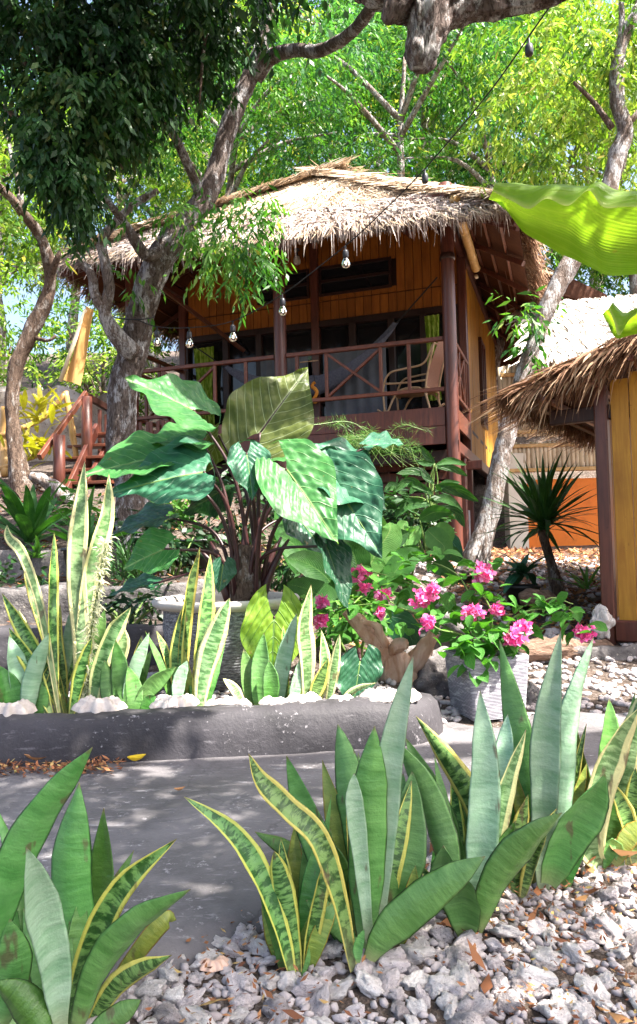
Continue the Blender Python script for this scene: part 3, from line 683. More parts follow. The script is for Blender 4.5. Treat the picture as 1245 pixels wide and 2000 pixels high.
# plate beams
mb = MB(); mb.bar((XL - .3, 0, 4.55), (.3, 0, 4.55), .12, .14); hb('plate_beam', mb, M['post'])
mb = MB(); mb.bar((.0, -.2, 4.40), (.0, YB, 4.40), .10, .12); hb('plate_beam', mb, M['post'])
mb = MB(); mb.bar((XL, -.3, 4.40), (XL, YB, 4.40), .10, .12); hb('plate_beam', mb, M['post'])
# floor, skirt, joists
mb = MB(); mb.box(((XL) / 2, YB / 2 + .03, ZF - .03), (-XL, YB - .06, .05)); hb('floor_deck', mb, M['darkwood'])
for z0, z1 in ((1.34, 1.575), (1.581, 1.82)):
    mb = MB(); mb.bar((XL, -.03, (z0 + z1) / 2), (-.09, -.03, (z0 + z1) / 2), .035, z1 - z0, (0, 0, 1), .06); hb('skirt_board', mb, M['post'])
mb = MB(); mb.bar((.03, .09, 1.70), (.03, YW, 1.70), .035, .26); hb('skirt_board', mb, M['rail'])
mb = MB(); mb.bar((.02, -.05, 1.30), (.02, YB, 1.30), .12, .17); hb('floor_beam', mb, M['post'])
mb = MB(); mb.bar((-.3, .75, 1.12), (.28, .75, 1.12), .1, .12); hb('cross_beam', mb, M['post'])
mb = MB(); mb.bar((XL, .3, 1.22), (0, .3, 1.22), .1, .16); hb('floor_beam', mb, M['darkwood'])
for k in range(8):
    z = 1.18 - k * .15
    mb = MB(); mb.bar((XL + .1, 1.05, z), (-.12, 1.05, z), .03, .12); hb('screen_board', mb, M['post'])
mb = MB(); mb.box((-1.1, 1.5, .1), (2.2, .5, .85)); hb('plinth', mb, m_simple('grey_plinth_concrete', (.30, .29, .30), (.42, .40, .40), 6, .85, .2, .4, .006))
# right side wall: golden boards between sill and plate, one narrow window
mb = MB(); mb.box((-.07, (YW + YB) / 2, 2.9), (.03, YB - YW - .1, 3.0)); hb('wall_core', mb, M['darkwood'])
y = YW + .08; k = 0
while y < YB - .1:
    wd = .165; sh = rnd.uniform(-.004, .004)
    mb = MB(); mb.bar((-.02 + sh, y + wd / 2, 1.42), (-.02 + sh, y + wd / 2, 4.36), .035, wd - .008, (0, 1, 0), .1); hb('plank', mb, M['gold']); y += wd; k += 1
wn_ = MB(); wn_.bar((.005, 3.85, 2.15), (.005, 3.85, 3.55), .03, .55, (0, 1, 0), .05); wo = hb('window', wn_, M['glass'])
for (p, q) in (((.02, 3.55, 2.1), (.02, 3.55, 3.62)), ((.02, 4.15, 2.1), (.02, 4.15, 3.62)), ((.02, 3.5, 3.6), (.02, 4.2, 3.6)), ((.02, 3.5, 2.12), (.02, 4.2, 2.12)), ((.02, 3.85, 2.1), (.02, 3.85, 3.6))):
    mb = MB(); mb.bar(p, q, .07, .07, (1, 0, 0)); hb('window_frame', mb, M['post'], wo)
mb = MB(); mb.box((XL, (YW + YB) / 2, 3.0), (.05, YB - YW, 3.4)); hb('wall_left', mb, M['gold'])
mb = MB(); mb.box((XL / 2, YB, 3.0), (-XL, .05, 3.6)); hb('wall_back', mb, M['gold'])
# veranda back wall: two tiers of boards, transom lights, glazed doors
mb = MB(); mb.box((XL / 2, YW + .07, 4.55), (-XL - .1, .04, 1.85)); hb('wall_core', mb, M['darkwood'])
TR_ = [(-3.35, -2.48), (-2.28, -1.12)]; tz = (4.08, 4.52)
x = XL + .08
while x < -.1:
    wd = min(.135, -.09 - x)
    if wd < .03: break
    cx = x + wd / 2
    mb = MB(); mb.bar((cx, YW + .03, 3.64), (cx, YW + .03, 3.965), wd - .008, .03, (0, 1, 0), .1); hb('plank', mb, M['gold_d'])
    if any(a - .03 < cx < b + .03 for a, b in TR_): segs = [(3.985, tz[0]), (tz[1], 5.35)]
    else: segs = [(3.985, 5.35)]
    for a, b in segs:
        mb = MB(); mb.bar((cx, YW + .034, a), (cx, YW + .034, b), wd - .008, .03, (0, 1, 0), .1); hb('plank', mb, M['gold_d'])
    x += wd
for a, b in TR_:
    mb = MB(); mb.box(((a + b) / 2, YW + .045, (tz[0] + tz[1]) / 2), (b - a, .012, tz[1] - tz[0])); wo = hb('transom_window', mb, M['glass'])
    for p, q in (((a, YW + .02, tz[0]), (b, YW + .02, tz[0])), ((a, YW + .02, tz[1]), (b, YW + .02, tz[1])), ((a, YW + .02, tz[0] - .02), (a, YW + .02, tz[1] + .02)), ((b, YW + .02, tz[0] - .02), (b, YW + .02, tz[1] + .02)), ((a, YW + .02, 4.3), (b, YW + .02, 4.3))):
        mb = MB(); mb.bar(p, q, .045, .045, (0, 1, 0)); hb('window_frame', mb, M['darkwood'], wo)
mb = MB(); mb.bar((XL, YW, 3.6), (0, YW, 3.6), .09, .11); hb('door_head', mb, M['darkwood'])
mb = MB(); mb.bar((XL, YW, ZF + .05), (0, YW, ZF + .05), .09, .08); hb('door_sill', mb, M['darkwood'])
cols = [XL + .05, -3.95, -3.35, -2.36, -1.75, -1.12, -.62, -.08]
for x in cols:
    mb = MB(); mb.bar((x, YW, ZF), (x, YW, 3.6), .11, .09, (0, 1, 0)); hb('door_frame', mb, M['darkwood'])
for i, (a, b) in enumerate(zip(cols, cols[1:])):
    mb = MB(); mb.box(((a + b) / 2, YW + .05, 2.72), (b - a - .1, .01, 1.66)); pn = hb('door_pane', mb, M['glass'])
    mb = MB(); mb.bar((a + .05, YW + .01, 2.35), (b - .05, YW + .01, 2.35), .05, .08); hb('door_rail', mb, M['darkwood'], pn)
# pale curtains hanging on the veranda doors, green bead-like curtains on both ends
def curtain(name, label, x0, x1, z0, z1, y, folds, mat, amp=.025, taper=0):
    mb = MB(); n = folds * 6; vs = []
    for j in range(9):
        f = j / 8
        for i in range(n + 1):
            t = i / n; x = x0 + (x1 - x0) * t; xm = (x0 + x1) / 2; x = xm + (x - xm) * (1 - taper * math.sin(math.pi * f) ** 2)
            vs.append((x, y + amp * math.sin(t * folds * 2 * math.pi + .6 * math.sin(f * 5)) * (.5 + .5 * f), z1 + (z0 - z1) * f))
    mb.add([HM @ Vector(v) for v in vs], [(j * (n + 1) + i, j * (n + 1) + i + 1, (j + 1) * (n + 1) + i + 1, (j + 1) * (n + 1) + i) for j in range(8) for i in range(n)], [((i % (n + 1)) / n, 0) for i in range(len(vs))])
    return tag(mb.build(name, mat, smooth=True), label, 'curtain')
M['cloth'] = m_simple('pale_cotton', (.12, .125, .15), (.19, .20, .23), 3, .9, .1, .3, .004)
def m_green():
    t = NT('green_printed_curtain'); n = t.noise(t.gpos((1, 1, .25)), 30, 3, .6); c = t.mix(t.ramp(n, [(.45, 0.0), (.55, 1.0)]), (.17, .30, .02), (.42, .55, .10)); t.fin(c, .9, .1); t.translucent(c, .3); return t.m
M['greencloth'] = m_green()
curtain('curtain', 'pale sheet curtain on the middle veranda door', -2.2, -1.2, 1.95, 3.15, YW - .10, 5, M['cloth'])
curtain('curtain', 'pale curtain behind the middle veranda post', -3.3, -2.48, 2.3, 3.1, YW - .09, 5, M['cloth'])
curtain('curtain', 'bright green patterned curtain at the left end of the veranda', -4.5, -4.12, 2.05, 3.42, YW - .12, 4, M['greencloth'], .03, .25)
curtain('curtain', 'narrow green patterned curtain behind the right veranda post', -.58, -.36, 2.2, 3.5, YW - .12, 3, M['greencloth'], .03, .2)
# railings
def rl(p, q, w=.05, h=.05, name='rail', up=(0, 0, 1), mat='rail'):
    mb = MB(); mb.bar(p, q, w, h, up); return hb(name, mb, M[mat])
def railing(p, q, zt, zl, marks, cross):
    p = Vector(p); q = Vector(q); d = q - p
    rl(p + Vector((0, 0, zt)), q + Vector((0, 0, zt)), .07, .055); rl(p + Vector((0, 0, zl)), q + Vector((0, 0, zl)), .055, .05)
    for f in marks: rl(p + d * f + Vector((0, 0, zl)), p + d * f + Vector((0, 0, zt)), .045, .045, 'baluster', (0, 1, 0))
    for a, b in cross:
        o = Vector((0, .004, 0))
        rl(p + d * a + Vector((0, 0, zl + .03)), p + d * b + Vector((0, 0, zt - .03)), .035, .045, 'cross_brace', (0, 1, 0))
        rl(p + d * a + Vector((0, 0, zt - .03)) + o * 6, p + d * b + Vector((0, 0, zl + .03)) + o * 6, .035, .045, 'cross_brace', (0, 1, 0))
railing((-.09, 0, 0), (-2.27, 0, 0), 2.72, 2.06, (.21, .385, .735, .93), [(.385, .735)])
railing((-2.45, 0, 0), (XL + .08, 0, 0), 2.72, 2.02, (.2, .42, .80), [(.42, .80)])
railing((.01, .09, 0), (.01, YW - .06, 0), 2.72, 2.02, (.15, .42, .75, .9), [(.15, .75)])
railing((XL, .09, 0), (XL, YW - .06, 0), 2.72, 2.02, (.2, .5, .8), [(.2, .8)])
railing((XL - .02, .09, .35), (XL - .02, YW - .06, .35), 2.72, 2.3, (.5,), [])
rl((XL + .02, .05, 4.35), (XL + 1.15, YW - .05, 3.3), .05, .06, 'brace')
# wall lamp above the middle of the veranda
mb = MB(); mb.lathe([(.0, .0), (.05, .0), (.055, -.02), (.02, -.05), (.02, -.10), (.05, -.12), (.05, -.13)], 14, (-2.62, YW - .10, 4.85)); wl_ = hb('wall_lamp', mb, M['plastic_socket'], None, True)
mb = MB(); mb.lathe([(.045, -.13), (.06, -.18), (.055, -.24), (.0, -.27)], 14, (-2.62, YW - .10, 4.85)); hb('lamp_shade', mb, m_simple('milk_glass', (.45, .42, .36), (.55, .52, .46), 5, .3, .4), wl_, True)
# bamboo sheathed corner strip, sunscreen of split bamboo at left foot
for k in range(9):
    x = XL + .1 + k * .085
    mb = MB(); mb.bar((x, -.06, .9), (x + rnd.uniform(-.03, .03), -.06, 1.95), .05, .02, (0, 1, 0)); hb('batten', mb, M['rail'])

# ------------------------------------------------------------------ hammock, rocking chair, chime
hm = thing('hammock', 'blue grey string hammock slung across the veranda', 'hammock', HM @ Vector((-2.4, .9, ZF + .5)))
A_ = HM @ Vector((-.35, 1.35, 4.02)); B_ = HM @ Vector((-4.45, 1.35, 3.45))
a1 = HM @ Vector((-.95, 1.2, 3.36)); b1 = HM @ Vector((-3.75, 1.1, 2.95))
mb = MB(); mb.tube([A_, a1], .011, 6); mb.build('rope', M['wire'], hm); mb = MB(); mb.tube([B_, b1], .011, 6); mb.build('rope', M['wire'], hm)
M['hamcloth'] = m_simple('blue_grey_weave', (.075, .08, .12), (.17, .175, .22), 30, .9, .1, .6, .004)
mb = MB(); n = 26; vs = []
for i in range(n + 1):
    t = i / n; c = a1.lerp(b1, t); c.z -= .82 * math.sin(math.pi * t) ** .8 * (1 if t < .5 else .95); wd = .03 + .34 * math.sin(math.pi * t) ** .7
    for j in range(9):
        s_ = (j / 8 - .5) * 2; vs.append(c + Vector((.05 * s_, -.35 * wd * s_ * 1.4, wd * .75 * s_ * s_ + .006 * math.sin(j * 9 + i))))
mb.add(vs, [(i * 9 + j, i * 9 + j + 1, (i + 1) * 9 + j + 1, (i + 1) * 9 + j) for i in range(n) for j in range(8)]); mb.build('sling', M['hamcloth'], hm, smooth=True)
M['rattan'] = m_simple('pale_rattan', (.42, .24, .12), (.60, .40, .24), 14, .5, .4, .3, .003)
CH0 = HM @ Vector((-.62, .85, ZF)); ch = thing('rocking_chair', 'pale rattan rocking chair on the veranda behind the right post', 'rocking chair', CH0, -HA)
CB = Matrix.Translation(CH0) @ Matrix.Rotation(-HA + R(170), 4, 'Z')
def rt(name, pts, r=.015, sub=6):
    mb = MB(); P_ = crom(pts, sub) if len(pts) > 2 else [np.array(p) for p in pts]
    mb.tube([CB @ Vector(tuple(p)) for p in P_], r, 8); return mb.build(name, M['rattan'], ch, smooth=True)
for sx in (-.26, .26):
    rt('rocker', [(-.5 , sx, .14), (-.3, sx, .04), (0, sx, .015), (.3, sx, .05), (.5, sx, .16)])
    rt('arm_hoop', [(.38, sx, .06), (.40, sx, .45), (.30, sx, .66), (.05, sx, .70), (-.22, sx, .74), (-.36, sx, .98)])
    rt('leg', [(-.3, sx, .04), (-.24, sx, .42), (-.38, sx, 1.02)]); rt('side_hoop', [(.36, sx, .08), (.2, sx, .36), (0, sx, .42), (-.2, sx, .36), (-.3, sx, .06)])
    rt('arm_rest', [(.36, sx, .52), (.1, sx, .50), (-.26, sx, .5)])
for p, q in (((.36, 0, .40), 1), ((-.25, 0, .40), 1), ((.40, 0, .14), 1), ((-.38, 0, 1.0), 1), ((-.28, 0, .10), 1)):
    rt('cross_rail', [(p[0], -.26, p[2]), (p[0], .26, p[2])])
mb = MB(); vs = []
for i in range(11):
    for j in range(9): t = i / 10; vs.append(CB @ Vector((-.24 - .16 * t + .02 * math.sin(t * 5), (j / 8 - .5) * (.46 - .1 * t * t), .40 + .68 * t)))
mb.add(vs, [(i * 9 + j, i * 9 + j + 1, (i + 1) * 9 + j + 1, (i + 1) * 9 + j) for i in range(10) for j in range(8)])
o = mb.build('backrest', m_simple('woven_cane', (.20, .09, .055), (.38, .20, .13), 90, .6, .3, .8, .004), ch, smooth=True)
mb = MB(); vs = []
for i in range(8):
    for j in range(9): t = i / 7; vs.append(CB @ Vector((-.25 + .62 * t, (j / 8 - .5) * .5, .41 - .03 * math.sin(math.pi * t))))
mb.add(vs, [(i * 9 + j, i * 9 + j + 1, (i + 1) * 9 + j + 1, (i + 1) * 9 + j) for i in range(7) for j in range(8)]); mb.build('seat', M['rattan'], ch, smooth=True)
# hanging mobile with two orange seahorse shapes
cm = thing('wind_chime', 'hanging mobile with two small orange seahorse pendants in the veranda', 'wind chime', HM @ Vector((-2.2, 1.3, 2.4)))
M['orange_p'] = m_simple('orange_paint', (.62, .20, .015), (.72, .30, .03), 12, .5, .4)
for dx in (-.085, .085):
    mb = MB(); pts = [(0, .17), (.035, .15), (.045, .11), (.01, .08), (-.02, .03), (.0, -.03), (.035, -.07), (.03, -.11), (0, -.12), (-.008, -.09)]
    pts = crom(pts, 5); mb.tube([HM @ Vector((-2.06 + dx + p[0] * (1 if dx < 0 else -1), .35, 2.22 + p[1])) for p in pts], [.028 * (1 - .75 * abs(i / len(pts) - .35)) for i in range(len(pts))], 8); mb.build('pendant', M['orange_p'], cm, smooth=True)
    mb = MB(); mb.tube([HM @ Vector((-2.06 + dx, .35, 2.39)), HM @ Vector((-2.06 + dx * .3, .35, 2.7))], .005, 5); mb.build('cord', M['wire'], cm)
mb = MB(); mb.tube([HM @ Vector((-2.2, .35, 2.7)), HM @ Vector((-1.92, .35, 2.7))], .008, 6); mb.build('hanger', M['rattan'], cm)

# ------------------------------------------------------------------ entry steps with handrail, left
st = thing('entry_steps', 'red brown wooden steps with sloping handrails left of the veranda', 'steps', at(115, 965, 8.5))
def wbar(par, name, p, q, w, h, mat, up=(0, 0, 1)):
    mb = MB(); mb.bar(p, q, w, h, up); return mb.build(name, M[mat], par)
pA0, pA1 = at(116, 985, 8.5), at(116, 850, 8.5); pB0, pB1 = at(170, 935, 9.3), at(170, 775, 9.3)
for a, b in ((pA0, pA1), (pB0, pB1)):
    mb = MB(); mb.tube([a, a.lerp(b, .5), b], .068, 14); mb.build('newel_post', M['post'], st, smooth=True)
wbar(st, 'handrail', at(78, 893, 8.3), at(168, 768, 9.4), .05, .07, 'rail'); wbar(st, 'handrail', at(168, 772, 9.4), at(215, 800, 10.2), .05, .09, 'darkwood')
wbar(st, 'stringer', at(125, 975, 8.6), at(190, 835, 9.6), .05, .13, 'post'); wbar(st, 'stringer', at(150, 985, 8.6), at(232, 835, 9.9), .05, .13, 'post')
for k in range(6):
    f = (k + .5) / 6; p = at(138, 985, 8.55).lerp(at(205, 838, 9.75), f); wbar(st, 'tread', p + Vector((-.35, .1, 0)), p + Vector((.45, -.05, 0)), .26, .035, 'rail')
for k, (px, py) in enumerate(((195, 800), (208, 810))): wbar(st, 'baluster', at(px, py + 90, 9.9), at(px, py, 9.9), .045, .045, 'post', (0, 1, 0))
# crooked branch fence by the croton bushes
fn = thing('branch_fence', 'crooked pale branch fence by the yellow leaved bushes', 'fence', at(30, 900, 9.3))
for nm, pts, r in (('rail', [(-40, 862, 9.2), (40, 838, 9.3), (90, 812, 9.4), (128, 768, 9.5)], .035), ('post', [(128, 765, 9.5), (140, 830, 9.5), (150, 900, 9.4)], .04), ('post', [(12, 795, 9.3), (8, 860, 9.3), (12, 930, 9.2)], .06), ('rail', [(-30, 925, 9.2), (30, 905, 9.2), (100, 880, 9.3)], .03)):
    mb = MB(); q = crom(pts, 6); mb.tube([at(*p) for p in q], r, 10, True, .25, 6); mb.build(nm, M['bamboo'], fn, smooth=True)
bd = thing('sail_panel', 'leaning orange cloth panel on a pale pole left of the veranda', 'panel', at(150, 755, 10.0))
mb = MB(); mb.tube([at(118, 745, 10), at(168, 605, 10)], .028, 10); mb.build('pole', M['palebamboo'], bd, smooth=True)
mb = MB(); c = [at(124, 742, 10.02), at(156, 752, 10.02), at(186, 605, 10.02), at(170, 600, 10.02)]; vs = []
for i in range(9):
    for j in range(9):
        a = c[0].lerp(c[3], i / 8).lerp(c[1].lerp(c[2], i / 8), j / 8); vs.append(a + Vector((0, .05 * math.sin(j * .9 + i * .5), 0)))
mb.add(vs, [(i * 9 + j, i * 9 + j + 1, (i + 1) * 9 + j + 1, (i + 1) * 9 + j) for i in range(8) for j in range(8)])
tp = NT('orange_canvas'); tp.fin((.72, .42, .16), .85, .1); tp.translucent((.8, .45, .15), .4); mb.build('cloth', tp.m, bd, smooth=True)

# ================================================================== small hut at the right
UA = R(33); UP = at(1192, 1228, 5.0); UO = Vector((UP.x, UP.y, .12))
hut = thing('garden_hut', 'small thatched hut of golden planks at the right edge', 'hut', UO, -UA)
UM = Matrix.Translation(UO) @ Matrix.Rotation(-UA, 4, 'Z')
def uz(x): return 1.77 + (x + .43) * math.tan(R(18))
def ub(name, mb, mat, parent=None, smooth=False): return mb.build(name, mat, parent or hut, True, smooth)
mb = MB(); mb.bar((0, 0, .0), (0, 0, 1.8), .085, .09, (0, 1, 0)); ub('corner_post', mb, M['post'])
mb = MB(); mb.bar((.05, -.015, .15), (2.4, -.015, .15), .09, .14); ub('sill_beam', mb, M['post'])
mb = MB(); mb.bar((.0, .05, .15), (.0, 2.3, .15), .09, .14); ub('sill_beam', mb, M['post'])
mb = MB(); mb.bar((-.35, .03, 1.62), (2.4, .03, 1.62), .06, .1); ub('plate_beam', mb, M['darkwood'])
x = .06
while x < 2.3:
    wd = .12; mb = MB(); mb.bar((x + wd / 2, rnd.uniform(-.003, .003), .22), (x + wd / 2, 0, min(2.3, uz(x) - .1)), wd - .006, .028, (0, 1, 0), .12); ub('plank', mb, M['gold']); x += wd
y = .07
while y < 2.3:
    wd = .13; mb = MB(); mb.bar((0, y + wd / 2, .22), (0, y + wd / 2, 1.72), .028, wd - .006, (0, 1, 0), .12); ub('plank', mb, M['gold']); y += wd
for k, (x, y) in enumerate(((0.02, 0), (1.1, 0), (0, 2.2))):
    mb = MB(); mb.box((x, y, -.03), (.26, .26, .1)); ub('footing', mb, M['kerb'])
UA0, UA1 = Vector((-.43, -.32, uz(-.43))), Vector((-.43, 2.7, uz(-.43))); UB0, UB1 = Vector((1.2, -.36, uz(1.2))), Vector((1.2, 2.7, uz(1.2))); UC0, UC1 = Vector((3.0, -.36, uz(-.43))), Vector((3.0, 2.7, uz(-.43)))
for nm, q in (('roof_left', [UA0, UB0, UB1, UA1]), ('roof_right', [UB0, UC0, UC1, UB1])):
    mb = MB(); mb.add(list(q) + [v + Vector((0, 0, -.07)) for v in q], [(0, 1, 2, 3), (7, 6, 5, 4)] + [(i, 4 + i, 4 + (i + 1) % 4, (i + 1) % 4) for i in range(4)]); ub(nm, mb, M['under'])
ov = Vector((0, -.10, -.02))
tobj('thatch', [thatch(UA0, UA1, UB0, UB1, 5000, .4, .014, 21, (0, 1), .1, .25, .07), thatch(UC1, UC0, UB1, UB0, 2500, .4, .014, 22, (0, 1), .1, .25, .07)], M['thatch_red'], hut)
def verge(n, seed, spread, zoff, ln):   # loose straw along the front slope, tips trailing down towards the eave and outwards
    g_ = np.random.default_rng(seed); u = g_.random(n)[:, None]; a = np.array(UA0); b = np.array(UB0); p = a + (b - a) * u + np.array([0, 1, 0]) * (g_.random(n)[:, None] * .25 - .02) + np.array([0, 0, zoff]) + np.array([0, 0, 1]) * g_.normal(0, .025, n)[:, None]
    dr = np.array([-.50, -.16, -.62]) + g_.normal(0, spread, (n, 3)); dr /= np.linalg.norm(dr, axis=1)[:, None]; L = ln * (.4 + g_.random(n))[:, None]; W = .011 * (.5 + g_.random(n))[:, None]
    sd_ = np.cross(dr, g_.normal(0, 1, (n, 3))); sd_ /= np.linalg.norm(sd_, axis=1)[:, None]
    m1 = p + dr * L * .6; d2 = dr + np.array([0, 0, -.35]); m2 = m1 + d2 * L * .4
    UV = np.zeros((n, 4, 2)); UV[:, :, 0] = g_.random(n)[:, None]
    return np.concatenate([np.stack([p - sd_ * W * .5, m1 - sd_ * W * .5, m1 + sd_ * W * .5, p + sd_ * W * .5], 1), np.stack([m1 - sd_ * W * .5, m2 - sd_ * W * .05, m2 + sd_ * W * .05, m1 + sd_ * W * .5], 1)]), np.concatenate([UV, UV])
tobj('verge_thatch', [verge(2200, 23, .20, .02, .17), verge(160, 24, .22, -.01, .26)], M['thatch_red'], hut, True, 'loose reddish straw trailing from the roof edge')
tobj('eave_fringe', [thatch(UA0, UA1, UB0, UB1, 2400, .26, .012, 25, (-.005, .04), 1.0, .22, .05, (0, .8))], M['thatch_red'], hut)
for f in (.08, .25, .42, .6, .78):
    mb = MB(); dz = Vector((0, 0, -.10)); mb.bar(UA0 + (UB0 - UA0) * f + dz, UA1 + (UB1 - UA1) * f + dz, .035, .035); ub('batten', mb, M['rail'])
mb = MB(); mb.bar(UA0 + Vector((0, .06, -.02)), UB0 + Vector((0, .06, -.02)), .05, .05); ub('verge_board', mb, M['log'])
mb = MB(); mb.bar(UA0 + Vector((.02, .0, -.06)), UA1 + Vector((.02, 0, -.06)), .05, .05); ub('eave_pole', mb, M['log'])

# ================================================================== orange neighbour behind
NB = at(1000, 1090, 10.6); nb = thing('orange_house', 'orange walled house with bamboo cladding and sunlit pale roof', 'house', (NB.x, 10.6, .62), R(-4))
M['orange'] = m_conc('orange_wall_paint', (.70, .17, .02), (.80, .23, .03), (.78, .34, .12), .72, .6)
M['darkbase'] = m_simple('dark_base_paint', (.05, .045, .05), (.09, .08, .085), 6, .8, .2)
M['whitewash'] = m_simple('cream_wall', (.66, .58, .46), (.74, .68, .58), 3, .8, .2)
def nbx(name, c, d, mat): mb = MB(); mb.box(c, d); return mb.build(name, mat, nb, True)
nbx('wall', (2.55, .25, .62), (4.6, .3, 1.0), M['orange']); nbx('wall_base', (2.55, .235, -.05), (4.62, .33, .34), M['darkbase'])
nbx('wall_corner', (.12, .2, .7), (.26, .4, 1.6), M['whitewash'])
def bam(x0, x1, z0, z1, y, nm):
    x = x0
    while x < x1:
        r = rnd.uniform(.026, .036); mb = MB(); L = z1 - z0 + rnd.uniform(-.03, .03)
        mb.tube([(x, y, z0), (x, y, z0 + L * .33), (x, y, z0 + L * .34), (x, y, z0 + L * .66), (x, y, z0 + L * .67), (x, y, z0 + L)], [r, r * .97, r * 1.1, r * .97, r * 1.1, r], 8); mb.build(nm, M['palebamboo'], nb, True, True); x += r * 2.02
bam(0.05, 2.9, 1.22, 1.64, .03, 'bamboo_slat'); bam(-.1, 2.9, 1.72, 2.75, -.12, 'bamboo_slat')
for z, y in ((1.25, -.02), (1.60, -.02), (1.78, -.18), (2.6, -.18)):
    mb = MB(); mb.bar((-.1, y, z), (3.0, y, z), .03, .05); mb.build('bamboo_batten', M['bamboo'], nb, True)
mb = MB(); mb.bar((1.0, -.4, 1.55), (2.2, -.4, 2.1), .05, .10); mb.build('brace', M['whitewash'], nb, True)
ra, rb, rc, rd_ = Vector((.2, -.7, 2.72)), Vector((5.2, -.7, 2.85)), Vector((.7, 2.3, 4.35)), Vector((5.2, 2.3, 4.5))
mb = MB(); mb.add([ra, rb, rd_, rc] + [v + Vector((0, 0, -.12)) for v in (ra, rb, rd_, rc)], [(0, 1, 2, 3), (7, 6, 5, 4)] + [(i, 4 + i, 4 + (i + 1) % 4, (i + 1) % 4) for i in range(4)]); mb.build('roof', M['under'], nb, True)
M['thatch_white'] = m_thatch('sunlit_white_thatch', [(0, (.52, .46, .40)), (.5, (.66, .61, .55)), (1, (.78, .75, .70))])  # near-white straw: the glare of full sun is painted into the colour
tobj('thatch', [thatch(ra, rb, rc, rd_, 9000, .5, .05, 31, (0, 1), .1, .25, .06), thatch(ra, rb, rc, rd_, 1200, .4, .03, 32, (0, .05), .6, .25, .06)], M['thatch_white'], nb)
# dark tiled roof further back
dr_ = thing('distant_roof', 'dark brown sloping roof corner behind the pale roof', 'roof', at(1100, 600, 15.5))
mb = MB(); q = [at(1035, 505, 15), at(1185, 575, 15.3), at(1190, 600, 15.3), at(1030, 560, 15)]; q2 = [v + Vector((.6, 3.0, .2)) for v in q]
mb.add(q + q2, [(0, 1, 2, 3), (0, 4, 5, 1), (1, 5, 6, 2), (3, 2, 6, 7), (0, 3, 7, 4), (7, 6, 5, 4)]); mb.build('roof_edge', M['under'], dr_)
mb = MB(); mb.bar(at(1032, 520, 14.9), at(1110, 545, 14.9), .05, .05); mb.build('ridge_pole', M['palebamboo'], dr_)

# ================================================================== leaf builders
def prof_snake(v): return (.36 + .64 * math.sin(math.pi * .5 * min(1, v / .55))) if v < .55 else max(.0, 1 - ((v - .55) / .45) ** 2.1)
def prof_lance(v): return max(.02, math.sin(math.pi * (v * .94 + .04)) ** .8) if v < 1 else 0.0
def prof_strap(v): return (.55 + .45 * min(1, v * 3)) * (1 - v ** 3.5)
def prof_broad(v): return max(.0, math.sin(math.pi * min(1, v * .97 + .02) ** .8) ** .75)
NC = [-1, -.82, -.45, 0, .45, .82, 1]
def ribbon(P, W, prof, yaw=0.0, twist=0.0, trough=.18, thick=.004, wave=0.0, face=None, flat=False, seed=0.0):
    """P: list of Vectors base->tip; W: full width in metres. returns MB"""
    mb = MB(); N = len(P); vs = []; uv = []
    for i, p in enumerate(P):
        v = i / (N - 1); t = (P[min(i + 1, N - 1)] - P[max(i - 1, 0)]).normalized()
        n0 = Vector(face) if face is not None else Vector((-p.x, -p.y, (CZ - p.z) * .4))
        n0 = n0 - t * n0.dot(t)
        if n0.length < 1e-5: n0 = t.orthogonal()
        n0.normalize(); n1 = Matrix.Rotation(yaw + twist * v, 3, t) @ n0; s_ = t.cross(n1).normalized()
        w_ = W * .5 * max(prof(v), .015); th = thick * (1 - .7 * v)
        wv = wave * math.sin(v * 21 + seed) * v; wob = 1 + .04 * math.sin(v * 13 + seed * 3) + .03 * math.sin(v * 29 + seed)
        for c in NC:
            vs.append(p + s_ * c * w_ * wob + n1 * (trough * w_ * abs(c) ** 1.3 + wv * w_ * abs(c) * (1 if c > 0 else -1) + .3 * th * (1 - abs(c)))); uv.append((c * .5 + .5, v))
        if not flat:
            for c in NC[-2:0:-1]: vs.append(p + s_ * c * w_ * wob + n1 * (trough * w_ * abs(c) ** 1.3 + wv * w_ * abs(c) * (1 if c > 0 else -1) - th * (1 - c * c))); uv.append((c * .5 + .5, v))
    m_ = 7 if flat else 12
    if flat: fs = [(i * m_ + k, i * m_ + k + 1, (i + 1) * m_ + k + 1, (i + 1) * m_ + k) for i in range(N - 1) for k in range(6)]
    else: fs = [(i * m_ + k, i * m_ + (k + 1) % m_, (i + 1) * m_ + (k + 1) % m_, (i + 1) * m_ + k) for i in range(N - 1) for k in range(m_)]
    return mb.add(vs, fs, uv)
def leaf_px(pts, wpx, prof, mat, parent, yaw=0.0, twist=0.0, trough=.18, thick=.005, wave=.0, sub=5, name='leaf', flat=False):
    q = crom(pts, sub); P = [at(*p) for p in q]; Ym = sum(p[2] for p in pts) / len(pts)
    W = m_at(wpx, Ym) / max(.45, math.cos(yaw))
    return ribbon(P, W, prof, yaw, twist, trough, thick, wave, None, flat, rnd.random() * 6).build(name, M[mat], parent, smooth=True)

